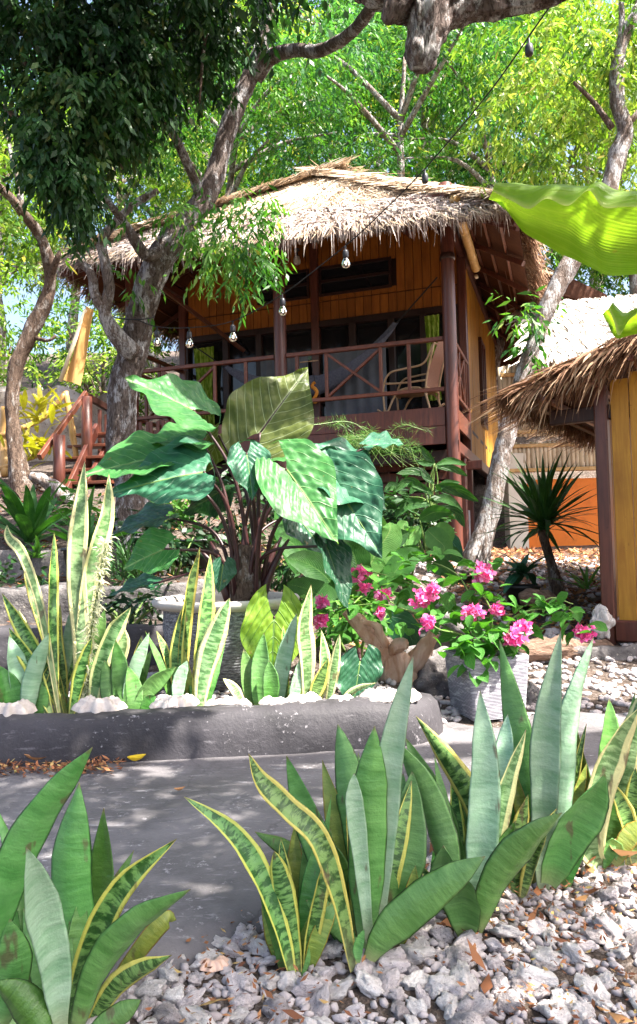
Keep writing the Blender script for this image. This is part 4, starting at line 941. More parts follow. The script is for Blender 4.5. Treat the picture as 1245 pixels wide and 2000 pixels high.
# ================================================================== snake plants
def snake(label, bpx, bpy, leaves, Y=None, z=None):
    b = ground_at(bpx, bpy); Y0 = Y or b.y
    t = thing('snake_plant', label, 'snake plant', at(bpx, bpy, Y0), 0, 'snake plants in the garden')
    for k, lf in enumerate(leaves):
        pts, w_, kind = lf[0], lf[1], lf[2]; dY = lf[3] if len(lf) > 3 else rnd.uniform(-.12, .12); yaw = R(lf[4]) if len(lf) > 4 else R(rnd.uniform(-32, 32)); off = lf[5] if len(lf) > 5 else rnd.uniform(-.05, .06)
        pts = [tuple(p) for p in pts]
        if pts[0][1] < bpy - 35: pts = [(bpx + (pts[0][0] - bpx) * .35, bpy - 4)] + pts
        n = len(pts); P3 = [(p[0], p[1], Y0 + off + dY * (i / (n - 1)) ** 1.5) for i, p in enumerate(pts)]
        leaf_px(P3, w_ * (.82 if w_ > 50 else .88), prof_snake, 'sn_' + kind, t, yaw, R(rnd.uniform(-45, 45)), rnd.choice((-1, 1, 1)) * rnd.uniform(.25, .6), .007, rnd.uniform(.02, .10))
    for k in range(17 if Y is None else 10):     # short inner leaves that fill the foot of the clump
        sp = 105 if Y is None else 60; hh = rnd.uniform(90, 360) if Y is None else rnd.uniform(40, 170)
        tx = bpx + rnd.uniform(-sp, sp); b0 = bpx + (tx - bpx) * .25; of = rnd.uniform(.02, .16)
        leaf_px([(b0, bpy - 3, Y0 + of), ((b0 * .6 + tx * .4), bpy - hh * .5, Y0 + of), (tx, bpy - hh, Y0 + of + .04)], rnd.uniform(20, 40) * (1 if Y is None else .6), prof_snake, 'sn_' + rnd.choice('gdyodg'), t, R(rnd.uniform(-40, 40)), R(rnd.uniform(-40, 40)), rnd.uniform(.2, .5), .006, .05)
    return t
snake('clump of broad pale green snake plant leaves at the bottom left corner', 120, 2030, [
    ([(-40, 1960), (10, 1750), (60, 1630), (120, 1540), (181, 1460)], 92, 'g', -.05, 10, -.06), ([(138, 2010), (140, 1850), (132, 1680), (155, 1528)], 104, 'g', .05, -5, .05),
    ([(118, 2010), (104, 1880), (74, 1760), (52, 1655)], 84, 's', -.12, 12, -.10), ([(165, 1990), (178, 1820), (200, 1700), (203, 1578)], 80, 'd', .08, -15, .10),
    ([(150, 1950), (180, 1840), (240, 1730), (346, 1638)], 62, 'y', -.02, 20, .0), ([(150, 2020), (190, 1910), (262, 1815), (372, 1738)], 80, 'g', -.05, 18, -.05),
    ([(170, 2020), (235, 1925), (336, 1866)], 62, 'y', .0, 15, .03), ([(190, 1995), (250, 1890), (320, 1800), (345, 1797)], 40, 'o', .05, 10, .07), ([(160, 2040), (215, 1995), (276, 1953)], 52, 'g', 0, 0, -.08),
    ([(0, 2010), (28, 1900), (20, 1795)], 78, 'g', 0, -10, -.1), ([(100, 2040), (50, 1970), (-10, 1918)], 80, 'd', 0, 10, -.14), ([(60, 1960), (30, 1700), (-8, 1572)], 40, 'g', .1, 0, .12),
    ([(160, 1960), (215, 1760), (262, 1660)], 34, 'd', .1, 0, .14), ([(130, 1980), (95, 1850), (62, 1700), (30, 1610)], 44, 'y', .1, 0, .12)])
snake('lone pair of narrow yellow edged snake plant leaves leaning left over the path', 578, 1912, [
    ([(572, 1915), (545, 1810), (502, 1700), (448, 1622), (360, 1556)], 40, 'y', .05, 35, 0), ([(584, 1908), (568, 1800), (548, 1715), (536, 1662)], 52, 'y', .0, 10, .01), ([(588, 1912), (600, 1880), (604, 1850)], 12, 'g', 0, 0, 0)])
snake('tall grey green snake plant clump left of centre at the path edge', 712, 1872, [
    ([(690, 1895), (662, 1760), (620, 1640), (560, 1580), (508, 1525), (486, 1472)], 50, 'y', .0, 25, -.08), ([(690, 1850), (640, 1690), (605, 1600), (560, 1476)], 78, 'g', .05, -12, .03),
    ([(700, 1800), (668, 1640), (630, 1484)], 66, 'o', .1, 10, .10), ([(710, 1840), (700, 1640), (678, 1520), (660, 1414)], 80, 'g', .1, 5, .10),
    ([(716, 1868), (715, 1720), (722, 1560), (732, 1418)], 92, 'g', .02, -4, -.02), ([(738, 1840), (748, 1640), (765, 1460), (808, 1280)], 56, 's', -.02, 30, .02),
    ([(722, 1850), (704, 1680), (690, 1560), (692, 1510)], 40, 's', .0, 20, -.03), ([(760, 1850), (785, 1720), (800, 1620), (806, 1505)], 88, 'g', .06, 10, .06),
    ([(745, 1840), (775, 1640), (788, 1510)], 64, 'd', .1, -12, .12), ([(722, 1875), (760, 1820), (850, 1738), (948, 1672)], 84, 'g', -.04, 12, -.07),
    ([(700, 1860), (650, 1795), (598, 1758)], 56, 'g', 0, -5, -.02), ([(690, 1850), (620, 1710), (560, 1652), (498, 1624)], 44, 'd', .05, 20, .08), ([(705, 1860), (668, 1730), (640, 1636)], 58, 'd', 0, 8, .05),
    ([(690, 1860), (655, 1740), (605, 1640), (590, 1560)], 40, 'd', .06, 0, .12), ([(700, 1880), (700, 1850), (712, 1815)], 22, 'g', 0, 0, -.09), ([(730, 1860), (742, 1700), (712, 1600), (700, 1470)], 56, 'd', .1, 0, .14),
    ([(770, 1860), (800, 1780), (812, 1690)], 40, 'o', .0, 0, .05)])
snake('green snake plant clump in the middle right with one straight silvery blade', 915, 1822, [
    ([(930, 1815), (938, 1680), (946, 1510), (938, 1348)], 74, 's', .05, 8, .0), ([(895, 1815), (868, 1660), (830, 1550), (778, 1450)], 70, 'g', .02, -20, .0),
    ([(905, 1815), (888, 1680), (850, 1560), (792, 1440)], 62, 'g', .06, -15, .06), ([(950, 1690), (925, 1570), (870, 1480), (812, 1398)], 56, 'y', .08, 10, .10),
    ([(948, 1790), (968, 1620), (990, 1520), (1028, 1425)], 50, 'w', .05, 25, .05), ([(930, 1825), (970, 1730), (1030, 1655), (1098, 1588)], 84, 'g', -.05, 15, -.05),
    ([(912, 1828), (905, 1760), (885, 1700), (866, 1652)], 104, 'g', -.06, -5, -.05), ([(935, 1810), (960, 1640), (985, 1480), (992, 1395)], 46, 's', .1, 15, .10),
    ([(880, 1820), (858, 1740), (846, 1660)], 52, 'd', .05, 0, .08), ([(945, 1820), (940, 1700), (918, 1600), (905, 1520)], 56, 'd', .08, 0, .12)])
snake('tall pale snake plant clump at the right with two blades rising highest', 1070, 1742, [
    ([(1060, 1748), (1062, 1600), (1068, 1420), (1096, 1232)], 66, 's', .0, 15, .0), ([(1050, 1720), (1036, 1560), (1008, 1420), (976, 1250)], 66, 'g', .1, -18, .04),
    ([(1085, 1720), (1104, 1560), (1118, 1410), (1160, 1245)], 66, 's', .02, 20, .02), ([(1070, 1725), (1100, 1640), (1140, 1565), (1182, 1512)], 104, 'g', -.1, 10, -.06),
    ([(1005, 1758), (1012, 1660), (1032, 1552)], 50, 'y', .0, 10, -.04), ([(1022, 1755), (1050, 1670), (1088, 1580)], 40, 'y', .0, 30, -.06), ([(1060, 1700), (1075, 1520), (1050, 1380)], 54, 'w', .1, 10, .12),
    ([(995, 1700), (985, 1640), (970, 1590)], 34, 'y', .05, 10, .05), ([(1090, 1730), (1120, 1600), (1135, 1460)], 50, 'w', .1, 0, .12), ([(1105, 1735), (1115, 1670), (1140, 1600)], 46, 'd', 0, 0, .0)])
snake('yellow lit snake plant clump cut by the right edge of the picture', 1190, 1700, [
    ([(1180, 1700), (1180, 1580), (1190, 1460), (1190, 1365)], 60, 'g', .05, 10, .1), ([(1150, 1650), (1165, 1540), (1205, 1440), (1250, 1380)], 78, 'w', -.05, 15, -.04),
    ([(1210, 1700), (1215, 1560), (1235, 1440), (1262, 1330)], 60, 'w', 0, 10, .05), ([(1240, 1690), (1225, 1600), (1190, 1520)], 36, 'y', 0, 20, -.03), ([(1230, 1690), (1240, 1590), (1242, 1500)], 48, 'y', 0, 5, .0),
    ([(1200, 1690), (1225, 1640), (1262, 1600)], 40, 'o', 0, 10, -.05), ([(1165, 1690), (1150, 1600), (1170, 1520)], 56, 'd', .1, 0, .12), ([(1215, 1690), (1200, 1650), (1180, 1700)], 30, 'g', 0, 0, -.05),
    ([(1210, 1700), (1250, 1560), (1275, 1450)], 60, 'g', 0, 0, .08), ([(1195, 1700), (1188, 1590), (1225, 1480)], 46, 'w', .1, 10, .14)])
BY = 3.30
snake('tall yellow edged snake plants with blossom stalk in the bed at the left', 140, 1400, [
    ([(148, 1395), (160, 1280), (150, 1120), (158, 1000), (166, 900)], 44, 'w', .1, 8, .05), ([(165, 1395), (162, 1250), (178, 1110), (206, 1010), (213, 925)], 42, 'w', .1, 10, .08),
    ([(112, 1395), (103, 1250), (102, 1120), (106, 1040)], 26, 'y', .0, 10, -.02), ([(116, 1395), (80, 1190), (45, 1085), (18, 1050), (14, 1025)], 22, 'w', 0, 20, -.04),
    ([(120, 1395), (92, 1320), (48, 1235), (4, 1158)], 34, 'y', 0, 12, 0), ([(100, 1395), (62, 1300), (18, 1226)], 34, 'y', 0, 12, -.04), ([(178, 1398), (192, 1310), (222, 1232), (256, 1186)], 42, 'w', 0, 18, 0),
    ([(140, 1398), (160, 1315), (181, 1244)], 34, 'y', 0, 12, -.06), ([(128, 1396), (122, 1320), (112, 1240), (118, 1180)], 24, 'y', 0, 0, .1), ([(135, 1396), (95, 1260), (62, 1150), (48, 1095)], 22, 'y', .1, 20, .12),
    ([(125, 1396), (135, 1250), (160, 1150)], 26, 's', 0, 0, .14), ([(110, 1396), (60, 1260), (36, 1190)], 26, 'w', 0, 0, .15), ([(150, 1396), (190, 1250), (205, 1190)], 26, 'g', 0, 0, .14), ([(105, 1396), (140, 1300), (170, 1200)], 22, 'y', .1, 0, .12), ([(95, 1398), (70, 1350), (30, 1330)], 26, 'w', 0, 0, -.05)], BY)
snake('short blue grey snake plant leaves at the far left of the bed', 50, 1405, [
    ([(45, 1408), (40, 1340), (18, 1240)], 50, 's', 0, 10, 0), ([(55, 1408), (65, 1330), (96, 1236)], 44, 's', 0, 15, -.04), ([(10, 1405), (20, 1360), (0, 1300)], 54, 'd', 0, 0, -.05), ([(70, 1408), (80, 1370), (75, 1330)], 34, 'd', 0, 0, 0),
    ([(60, 1404), (36, 1320), (30, 1275)], 34, 'g', 0, 0, .08)], BY - .06)
snake('short plain green snake plants left of the round pot', 245, 1402, [
    ([(235, 1402), (238, 1340), (226, 1250)], 44, 'd', 0, 8, 0), ([(210, 1402), (214, 1350), (204, 1290)], 38, 'g', 0, 0, -.03), ([(245, 1402), (258, 1320), (292, 1235)], 32, 's', 0, 20, .02), ([(262, 1400), (292, 1345), (345, 1302)], 38, 'g', 0, 12, -.03),
    ([(255, 1402), (262, 1360), (250, 1300)], 40, 'g', 0, 0, -.05), ([(275, 1402), (290, 1370), (305, 1360)], 26, 'd', 0, 0, -.06), ([(228, 1402), (222, 1330), (240, 1260), (236, 1215)], 30, 'w', 0, 0, .1), ([(260, 1402), (270, 1330), (268, 1290)], 32, 'd', 0, 0, .08)], BY - .02)
snake('twin tall broad yellow edged leaves standing before the round pot', 385, 1402, [
    ([(382, 1402), (392, 1300), (402, 1190), (411, 1082)], 42, 'y', .0, 5, 0), ([(388, 1403), (402, 1310), (425, 1235), (449, 1168)], 54, 'w', 0, 15, -.04), ([(355, 1390), (358, 1260), (372, 1140), (391, 1068)], 32, 'y', 0, 18, .08),
    ([(350, 1390), (346, 1280), (364, 1172)], 32, 'y', 0, 5, .06), ([(340, 1390), (318, 1310), (284, 1232)], 18, 'd', 0, 10, .05), ([(346, 1392), (328, 1290), (306, 1232)], 18, 'y', 0, 10, .08), ([(345, 1395), (350, 1330), (366, 1290)], 30, 's', 0, 0, -.04)], BY - .03)
snake('mixed striped and fresh green snake plants in the middle of the bed', 560, 1388, [
    ([(600, 1385), (600, 1290), (594, 1220), (608, 1142)], 42, 'w', 0, 8, -.02), ([(505, 1388), (508, 1320), (516, 1236)], 42, 'g', 0, 0, 0), ([(545, 1388), (552, 1300), (580, 1198)], 34, 's', 0, 18, .02), ([(480, 1390), (460, 1350), (436, 1325)], 22, 'w', 0, 12, -.02),
    ([(606, 1385), (620, 1340), (642, 1285)], 34, 'y', 0, 12, -.04), ([(640, 1386), (652, 1320), (664, 1238)], 26, 'w', 0, 10, .04), ([(495, 1388), (486, 1330), (476, 1268)], 38, 'g', 0, 0, .02), ([(525, 1388), (530, 1340), (526, 1290)], 38, 'd', 0, 0, -.04),
    ([(660, 1382), (690, 1352), (736, 1334)], 18, 'w', 0, 12, -.05), ([(570, 1388), (578, 1340), (590, 1280)], 26, 's', 0, 0, -.03), ([(618, 1386), (632, 1310), (628, 1230)], 28, 'w', 0, 0, .08), ([(560, 1388), (545, 1320), (556, 1260)], 30, 'g', 0, 0, .08)], BY)
# cream blossom stalk among the tall snake plants
bs = thing('snake_plant_blossom', 'cream feathery blossom stalk leaning beside the tall striped leaves', 'blossom', at(160, 1390, BY + .02))
mb = MB(); sp = [at(*p) for p in crom([(165, 1390, BY), (172, 1280, BY - .02), (190, 1160, BY - .04), (207, 1060, BY - .04)], 8)]; mb.tube(sp, .005, 6); mb.build('stalk', M['petiole_g'], bs)
Q = []; U = []
for i, p in enumerate(sp):
    for k in range(30):
        d = Vector((rnd.gauss(0, 1), rnd.gauss(0, 1), rnd.gauss(0, .7))).normalized(); L = rnd.uniform(.02, .055); s_ = d.orthogonal().normalized() * .0035; q = p + Vector((rnd.gauss(0, .008), rnd.gauss(0, .008), rnd.gauss(0, .015)))
        Q.append([q, q + d * L * .6 + s_, q + d * L - Vector((0, 0, .012)), q + d * L * .6 - s_]); U.append([(rnd.random(), 0)] * 4)
o = lk(bpy.data.objects.new('florets', quads_data('florets', np.array(Q), np.array(U), m_crown('cream_florets', [(0, (.5, .52, .3)), (1, (.74, .72, .52))], .4, (1, 1, .9), .6))), bs); o['kind'] = 'stuff'

# ================================================================== pots
def m_roundpot():
    t = NT('grey_glazed_pot'); p = t.coord('Object', (1, 1, 3.0)); n = t.noise(p, 40, 4, .7); n2 = t.noise(t.gpos(), 4, 4, .6); uv = t.sep(t.coord('UV'))
    ln = t.math('SINE', t.math('MULTIPLY', uv[1], 420.0)); c = t.mix(t.ramp(n, [(.42, 0.0), (.62, 1.0)]), (.075, .075, .085), (.36, .36, .38))
    c = t.mix(t.ramp(n2, [(.45, 0.0), (.7, .6)]), c, (.16, .15, .16)); t.fin(c, .65, .35); t.bump(t.math('ADD', t.math('MULTIPLY', ln, .35), n), .5, .005); return t.m
M['pot'] = m_roundpot(); M['potrim'] = m_simple('pale_pot_rim', (.46, .42, .39), (.60, .55, .51), 14, .8, .2, .5, .004, 'Object', 0, (30, .66, (.25, .22, .2)))
PC = at(445, 1290, 3.95); PC.z = .16; rim = .625
rp = thing('round_pot', 'large round grey combed concrete pot with pale rim holding the elephant ear', 'pot', PC)
mb = MB(); mb.lathe([(.0, .0), (.22, .0), (.255, .05), (.315, .2), (.335, .32), (.33, .40), (.335, .415)], 56, PC); mb.build('body', M['pot'], rp, smooth=True)
mb = MB(); mb.lathe([(.335, .413), (.36, .42), (.385, .435), (.39, .455), (.38, .468), (.345, .465), (.33, .44), (.32, .36), (.0, .37)], 56, PC); mb.build('rim', M['potrim'], rp, smooth=True)
mb = MB(); mb.lathe([(.0, .392), (.16, .396), (.315, .385)], 30, PC); mb.build('soil', M['earth'], rp, smooth=True)
def m_sqpot():
    t = NT('ribbed_square_planter'); g_ = t.coord('Object'); sx = t.sep(g_); n = t.noise(g_, 45, 4, .7); n2 = t.noise(t.coord('Object', (1, 1, 6)), 16, 4, .7)
    rib = t.math('SINE', t.math('MULTIPLY_ADD', n, 2.2, t.math('MULTIPLY', sx[2], 950.0)))
    c = t.mix(t.ramp(rib, [(.0, 0.0), (.9, 1.0)]), (.15, .145, .17), (.38, .36, .40)); c = t.mix(t.ramp(n2, [(.50, 0.0), (.64, .8)]), c, (.60, .58, .60)); t.fin(c, .85, .2)
    t.bump(t.math('ADD', t.math('MULTIPLY', rib, .5), t.math('MULTIPLY', n, 1.5)), .6, .005); return t.m
SPo = at(952, 1380, 3.62); SPo.z = .06
sp_ = thing('square_planter', 'square ribbed grey concrete planter holding the bougainvillea', 'planter', SPo, R(14)); sq = m_sqpot()
mb = MB(); a0, a1_, hh = .135, .155, .285; ring = lambda a, z: [(-a, -a, z), (a, -a, z), (a, a, z), (-a, a, z)]
rings = [ring(a0, 0), ring(a1_, hh), ring(a1_ - .025, hh), ring(a1_ - .03, hh - .05)]
def rnd_sq(a, z, r=.02, n=5):
    out = []
    for (cx, cy, s0) in ((a - r, a - r, 0), (-a + r, a - r, 90), (-a + r, -a + r, 180), (a - r, -a + r, 270)):
        for k in range(n): an = R(s0 + 90 * k / (n - 1)); out.append((cx + r * math.cos(an), cy + r * math.sin(an), z))
    return out
rs = [rnd_sq(a0 + (a1_ - a0) * k / 8, hh * k / 8) for k in range(9)] + [rnd_sq(a1_ - .006, hh + .006), rnd_sq(a1_ - .022, hh + .004), rnd_sq(a1_ - .026, hh - .05)]
n = 20; mb.add([p for r_ in rs for p in r_], [(j * n + k, j * n + (k + 1) % n, (j + 1) * n + (k + 1) % n, (j + 1) * n + k) for j in range(len(rs) - 1) for k in range(n)]); mb.build('body', sq, sp_, True)
mb = MB(); mb.add(rnd_sq(a1_ - .027, hh - .035), [tuple(range(20))]); mb.build('soil', M['earth'], sp_, True)
def black_pot(label, px, py, Y, r, h):
    p = at(px, py, Y); p.z = H(p.x, p.y); mb = MB(); mb.lathe([(0, 0), (r * .72, 0), (r * .97, h * .9), (r * 1.06, h * .9), (r * 1.06, h), (r * .93, h), (r * .9, h * .86), (0, h * .85)], 28, p); o = mb.build('nursery_pot', M['black_plastic'], smooth=True); tag(o, label, 'pot'); return p + Vector((0, 0, h * .86))
bp1 = black_pot('black plastic pot at the upper left holding strap leaves', 168, 1090, 5.6, .17, .26)
bp2 = black_pot('small black plastic pot right of the driftwood under greyish leaves', 1020, 1150, 6.0, .14, .2)
bp3 = black_pot('black plastic pot behind the dark stems of the elephant ear', 385, 1020, 6.3, .17, .24)

# ================================================================== elephant ear leaves
def ear(A, T, S, mat, parent, cup=.15, quilt=.012, back=.32, droop=.1, wav=.05, name='leaf'):
    """A petiole joint, T tip, S half-width side vector (all world). sagittate outline"""
    A, T, S = Vector(A), Vector(T), Vector(S); L = T - A; nrm = L.cross(S).normalized(); Ll = L.length
    if nrm.y > 0: nrm = -nrm
    mb = MB(); NU, NV = 20, 44; vs = []; uv = []; sd_ = rnd.random() * 9
    def half(v):   # outline half width for v in [-back,1]
        if v < 0: f = (v + back) / back; return .78 * math.sqrt(max(0, 1 - (1 - f) ** 2)) + .14 * f
        return .92 * (1 - v ** 1.75) * (1 + .28 * math.sin(math.pi * min(1, v * 1.25)))
    def inner(v):  # sinus between the back lobes
        return 0 if v > -.02 else .30 * math.sqrt(min(1, (-v - .02) / (back - .02)))
    for sgn in (-1, 1):
        b0 = len(vs)
        for j in range(NV + 1):
            v = -back + (1 + back) * (j / NV); hw = half(min(v, .999)); i0 = min(inner(v), hw * .95)
            for i in range(NU + 1):
                f = i / NU; w_ = i0 + (hw - i0) * f; vv = v
                rel = (v - .5 * w_) * 8; q = quilt * (abs(math.sin(math.pi * rel)) ** .7 - .5) * min(1, w_ * 4) * (1 - f ** 6) * (.45 + 1.1 * abs(mnoise.noise(Vector((v * 3 + sd_, w_ * 4 * sgn, sd_)))))
                q += quilt * .5 * mnoise.noise(Vector((v * 9, w_ * 9 * sgn, sd_)))
                z = cup * Ll * (w_ ** 1.4) * .5 - droop * Ll * max(0, v) ** 2 - droop * .5 * Ll * max(0, -v) + q * Ll * 2 + wav * Ll * f ** 3 * math.sin(v * 15 + sgn * 2 + sd_) * .45 - .015 * Ll * (1 - min(1, w_ * 12))
                vs.append(A + L * vv + S * (sgn * w_) + nrm * z); uv.append((.5 + sgn * w_ * .5, max(0, v * .8 + .2)))
        for j in range(NV):
            for i in range(NU):
                a_ = b0 + j * (NU + 1) + i; mb.f.append((a_, a_ + 1, a_ + NU + 2, a_ + NU + 1) if sgn > 0 else (a_, a_ + NU + 1, a_ + NU + 2, a_ + 1))
    mb.v = [tuple(v) for v in vs]; mb.uv = uv
    lf = mb.build(name, M[mat], parent, smooth=True)
    mr = MB(); off = -nrm * .002; mr.tube([A + L * t - nrm * (droop * Ll * t * t + .017 * Ll) for t in [k / 10 for k in range(11)]], [.0065 * (1 - .85 * k / 10) * max(.6, Ll / .5) for k in range(11)], 6)
    mr.build('midrib', M['petiole_g'] if mat != 'alo_back' else M['petiole'], lf, smooth=True)
    return lf
EY = 3.95; crown_pt = PC + Vector((.10, 0, .40))
eb = thing('elephant_ear_plant', 'big elephant ear plant with huge quilted leaves on dark purple stems in the round pot', 'plant', PC + Vector((0, 0, .4)))
def Spx(A, sx, sy, dY):  # side vector from a pixel offset
    a = at(A[0], A[1], A[2]); b = at(A[0] + sx, A[1] + sy, A[2] + dY); return b - a
EARS = [  # A(px,py,Y) T(px,py,Y) side(px,py,dY) mat back
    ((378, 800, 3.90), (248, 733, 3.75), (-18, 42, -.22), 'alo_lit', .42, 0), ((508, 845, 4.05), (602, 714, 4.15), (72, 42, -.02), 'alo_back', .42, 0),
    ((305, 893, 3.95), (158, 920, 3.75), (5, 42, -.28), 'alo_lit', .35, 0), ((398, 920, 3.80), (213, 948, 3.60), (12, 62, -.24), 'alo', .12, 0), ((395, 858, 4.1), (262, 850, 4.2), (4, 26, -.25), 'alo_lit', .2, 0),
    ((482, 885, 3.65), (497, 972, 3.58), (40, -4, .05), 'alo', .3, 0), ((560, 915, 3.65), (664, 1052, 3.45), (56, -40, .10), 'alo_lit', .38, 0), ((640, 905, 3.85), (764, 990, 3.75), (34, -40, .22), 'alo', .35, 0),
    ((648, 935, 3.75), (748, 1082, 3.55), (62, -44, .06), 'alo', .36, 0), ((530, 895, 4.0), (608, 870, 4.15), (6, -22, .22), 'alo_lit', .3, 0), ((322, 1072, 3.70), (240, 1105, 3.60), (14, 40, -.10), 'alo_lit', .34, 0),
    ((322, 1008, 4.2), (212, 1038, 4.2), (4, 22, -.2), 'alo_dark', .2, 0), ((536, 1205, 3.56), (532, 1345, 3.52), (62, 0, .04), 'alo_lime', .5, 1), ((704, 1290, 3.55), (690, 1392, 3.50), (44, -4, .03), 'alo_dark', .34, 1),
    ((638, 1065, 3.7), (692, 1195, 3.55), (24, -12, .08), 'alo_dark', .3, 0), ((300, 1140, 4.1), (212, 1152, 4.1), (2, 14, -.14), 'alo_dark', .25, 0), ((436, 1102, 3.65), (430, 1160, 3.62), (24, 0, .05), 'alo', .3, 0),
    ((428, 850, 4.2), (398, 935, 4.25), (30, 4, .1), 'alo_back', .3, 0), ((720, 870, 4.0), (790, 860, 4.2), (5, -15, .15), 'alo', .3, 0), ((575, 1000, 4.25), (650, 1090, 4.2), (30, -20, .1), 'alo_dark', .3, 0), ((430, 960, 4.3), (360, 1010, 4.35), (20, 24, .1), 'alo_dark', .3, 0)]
for A, T, S, mt, bk, front in EARS:
    lf = ear(at(*A), at(*T), Spx(A, *S), mt, eb, rnd.uniform(.05, .25), .016, bk, rnd.uniform(.04, .14), rnd.uniform(.05, .12))
    a = at(*A); c = crown_pt + Vector((rnd.uniform(-.08, .08), rnd.uniform(-.06, .06), 0))
    if front: c = Vector((a.x, a.y + .1, .2)); mid = c.lerp(a, .5) + Vector((0, .05, .1))
    else: mid = c.lerp(a, .5) + Vector((-(a.x - c.x) * .22, 0, .10 + .05 * rnd.random()))
    q = [Vector(tuple(p)) for p in crom([tuple(c), tuple(mid), tuple(a)], 8)]
    mb = MB(); mb.tube(q, [.0145 * (1 - .6 * k / (len(q) - 1)) for k in range(len(q))], 8); mb.build('petiole', M['petiole'], eb, smooth=True)
for k in range(6):   # leaf bases that wrap the short trunk
    an = k * .63; c = crown_pt + Vector((.06 * math.cos(an), .06 * math.sin(an), -.02)); tp_ = c + Vector((.18 * math.cos(an), .12 * math.sin(an), rnd.uniform(.3, .5)))
    mb = MB(); q = [c.lerp(tp_, t) + Vector((0, 0, .05 * math.sin(t * 3))) for t in (0, .25, .5, .75, 1)]; mb.tube(q, [.030, .026, .02, .014, .006], 8); mb.build('sheath', M['petiole'], eb, smooth=True)
mb = MB(); mb.tube([crown_pt + Vector((0, 0, -.04)), crown_pt + Vector((0, 0, .16)), crown_pt + Vector((.01, 0, .34))], [.10, .085, .05], 14, True, .2, 14); mb.build('trunk', M['bark_warm'], eb, smooth=True)
mb = MB(); wp = [at(*p) for p in crom([(503, 870, 4.0), (512, 905, 3.98), (505, 950, 3.96)], 5)]; mb.tube(wp, [.012, .02, .022, .02, .024, .02, .022, .018, .016, .012, .008][:len(wp)], 9, True, .6, 30); mb.build('withered_sheath', M['log'], eb, smooth=True)

# ================================================================== generic rosettes of strap leaves (leaf meshes shared)
def leaf_data(name, L, W, bend, prof, mat, trough=.2, n=12):
    P = [Vector((0, L * math.sin(bend * t) / max(bend, .01), L * (1 - math.cos(bend * t)) / max(bend, .01) * -1)) for t in [i / n for i in range(n + 1)]]
    return ribbon(P, W, prof, 0, 0, trough, .002, 0, (0, 0, 1), True).data(name, M[mat], True)
def rosette(name, label, cat, c, n, L, W, mat, el=(10, 80), bend=(.3, 1.0), prof=prof_lance, az=None, group=None, stem=None, parent=None, spread=.02, rz=0.0):
    t = parent or thing(name, label, cat, c, 0, group); ds = [leaf_data('leaf', L, W, b, prof, mat) for b in (bend[0], (bend[0] + bend[1]) / 2, bend[1])]
    for k in range(n):
        o = bpy.data.objects.new('leaf', ds[k % 3]); a = (k * 2.399 + rnd.uniform(-.2, .2)) if az is None else R(rnd.uniform(*az)); e = R(el[0] + (el[1] - el[0]) * ((k + .5) / n) ** .8 + rnd.uniform(-8, 8))
        s_ = rnd.uniform(.72, 1.12); o.location = Vector(c) + Vector((rnd.gauss(0, spread), rnd.gauss(0, spread), rz * rnd.random())); o.rotation_euler = (Matrix.Rotation(a, 3, 'Z') @ Matrix.Rotation(e, 3, 'X') @ Matrix.Rotation(rnd.uniform(-.4, .4), 3, 'Y')).to_euler(); o.scale = (s_, s_, s_); lk(o, t)
    return t
# dracaena with trunk by the orange wall
DY = 6.4; db = at(1088, 1155, DY); dt = at(1062, 1040, DY)
dr = thing('dracaena_tree', 'spiky dark green dracaena with bare curved trunk before the orange wall', 'dracaena', db)
mb = MB(); q = [at(*p) for p in crom([(1090, 1165, DY), (1080, 1110, DY), (1066, 1065, DY), (1060, 1035, DY)], 5)]; mb.tube(q, [.075 - .035 * min(1, k / 6) for k in range(len(q))], 12, True, .1, 20); mb.build('trunk', M['bark_warm'], dr, smooth=True)
rosette('', '', '', dt, 96, .66, .048, 'dracaena', (-12, 88), (.1, .9), prof_strap, parent=dr, spread=.02, rz=.10)
rosette('strap_plant', 'bright green strap leaved rosette at the far left', 'plant', at(60, 1060, 6.2), 22, .62, .10, 'canna', (15, 80), (.3, .9), prof_lance)
rosette('strap_plant', 'small fresh green tuft below the strap rosette at far left', 'plant', at(70, 1090, 5.9), 26, .20, .03, 'canna_l', (10, 80), (.4, 1.0), prof_lance)
rosette('grass_tuft', 'dense dark grassy tuft behind the silver elephant ear leaf', 'grass', at(255, 1130, 5.3), 90, .42, .014, 'dracaena', (10, 88), (.5, 1.3), prof_strap, spread=.06)
rosette('strap_plant', 'green strap leaves in the black pot at the left', 'plant', bp1, 16, .5, .08, 'canna', (25, 85), (.2, .8), prof_lance)
rosette('potted_plant', 'grey green drooping leaves in the small black pot', 'plant', bp2 + Vector((0, 0, .12)), 20, .26, .075, 'alo', (-20, 70), (.5, 1.3), prof_broad)
rosette('croton_bush', 'yellow croton bush behind the steps, upper of the two', 'bush', at(75, 835, 9.0), 46, .32, .07, 'croton', (-10, 85), (.3, 1.0), prof_lance, spread=.12, rz=.3)
rosette('croton_bush', 'yellow croton bush at the foot of the steps, lower of the two', 'bush', at(75, 900, 8.8), 46, .32, .07, 'croton', (-10, 85), (.3, 1.0), prof_lance, spread=.14, rz=.2)
rosette('aloe_plant', 'narrow pale striped tuft beside the hut post', 'plant', at(1145, 1150, 6.0), 14, .35, .03, 'canna_l', (10, 60), (.3, .8), prof_strap)
rosette('bromeliad', 'reddish bromeliad at the foot of the left tree', 'plant', at(40, 1000, 7.6), 18, .3, .06, 'petiole', (15, 70), (.3, .8), prof_lance)
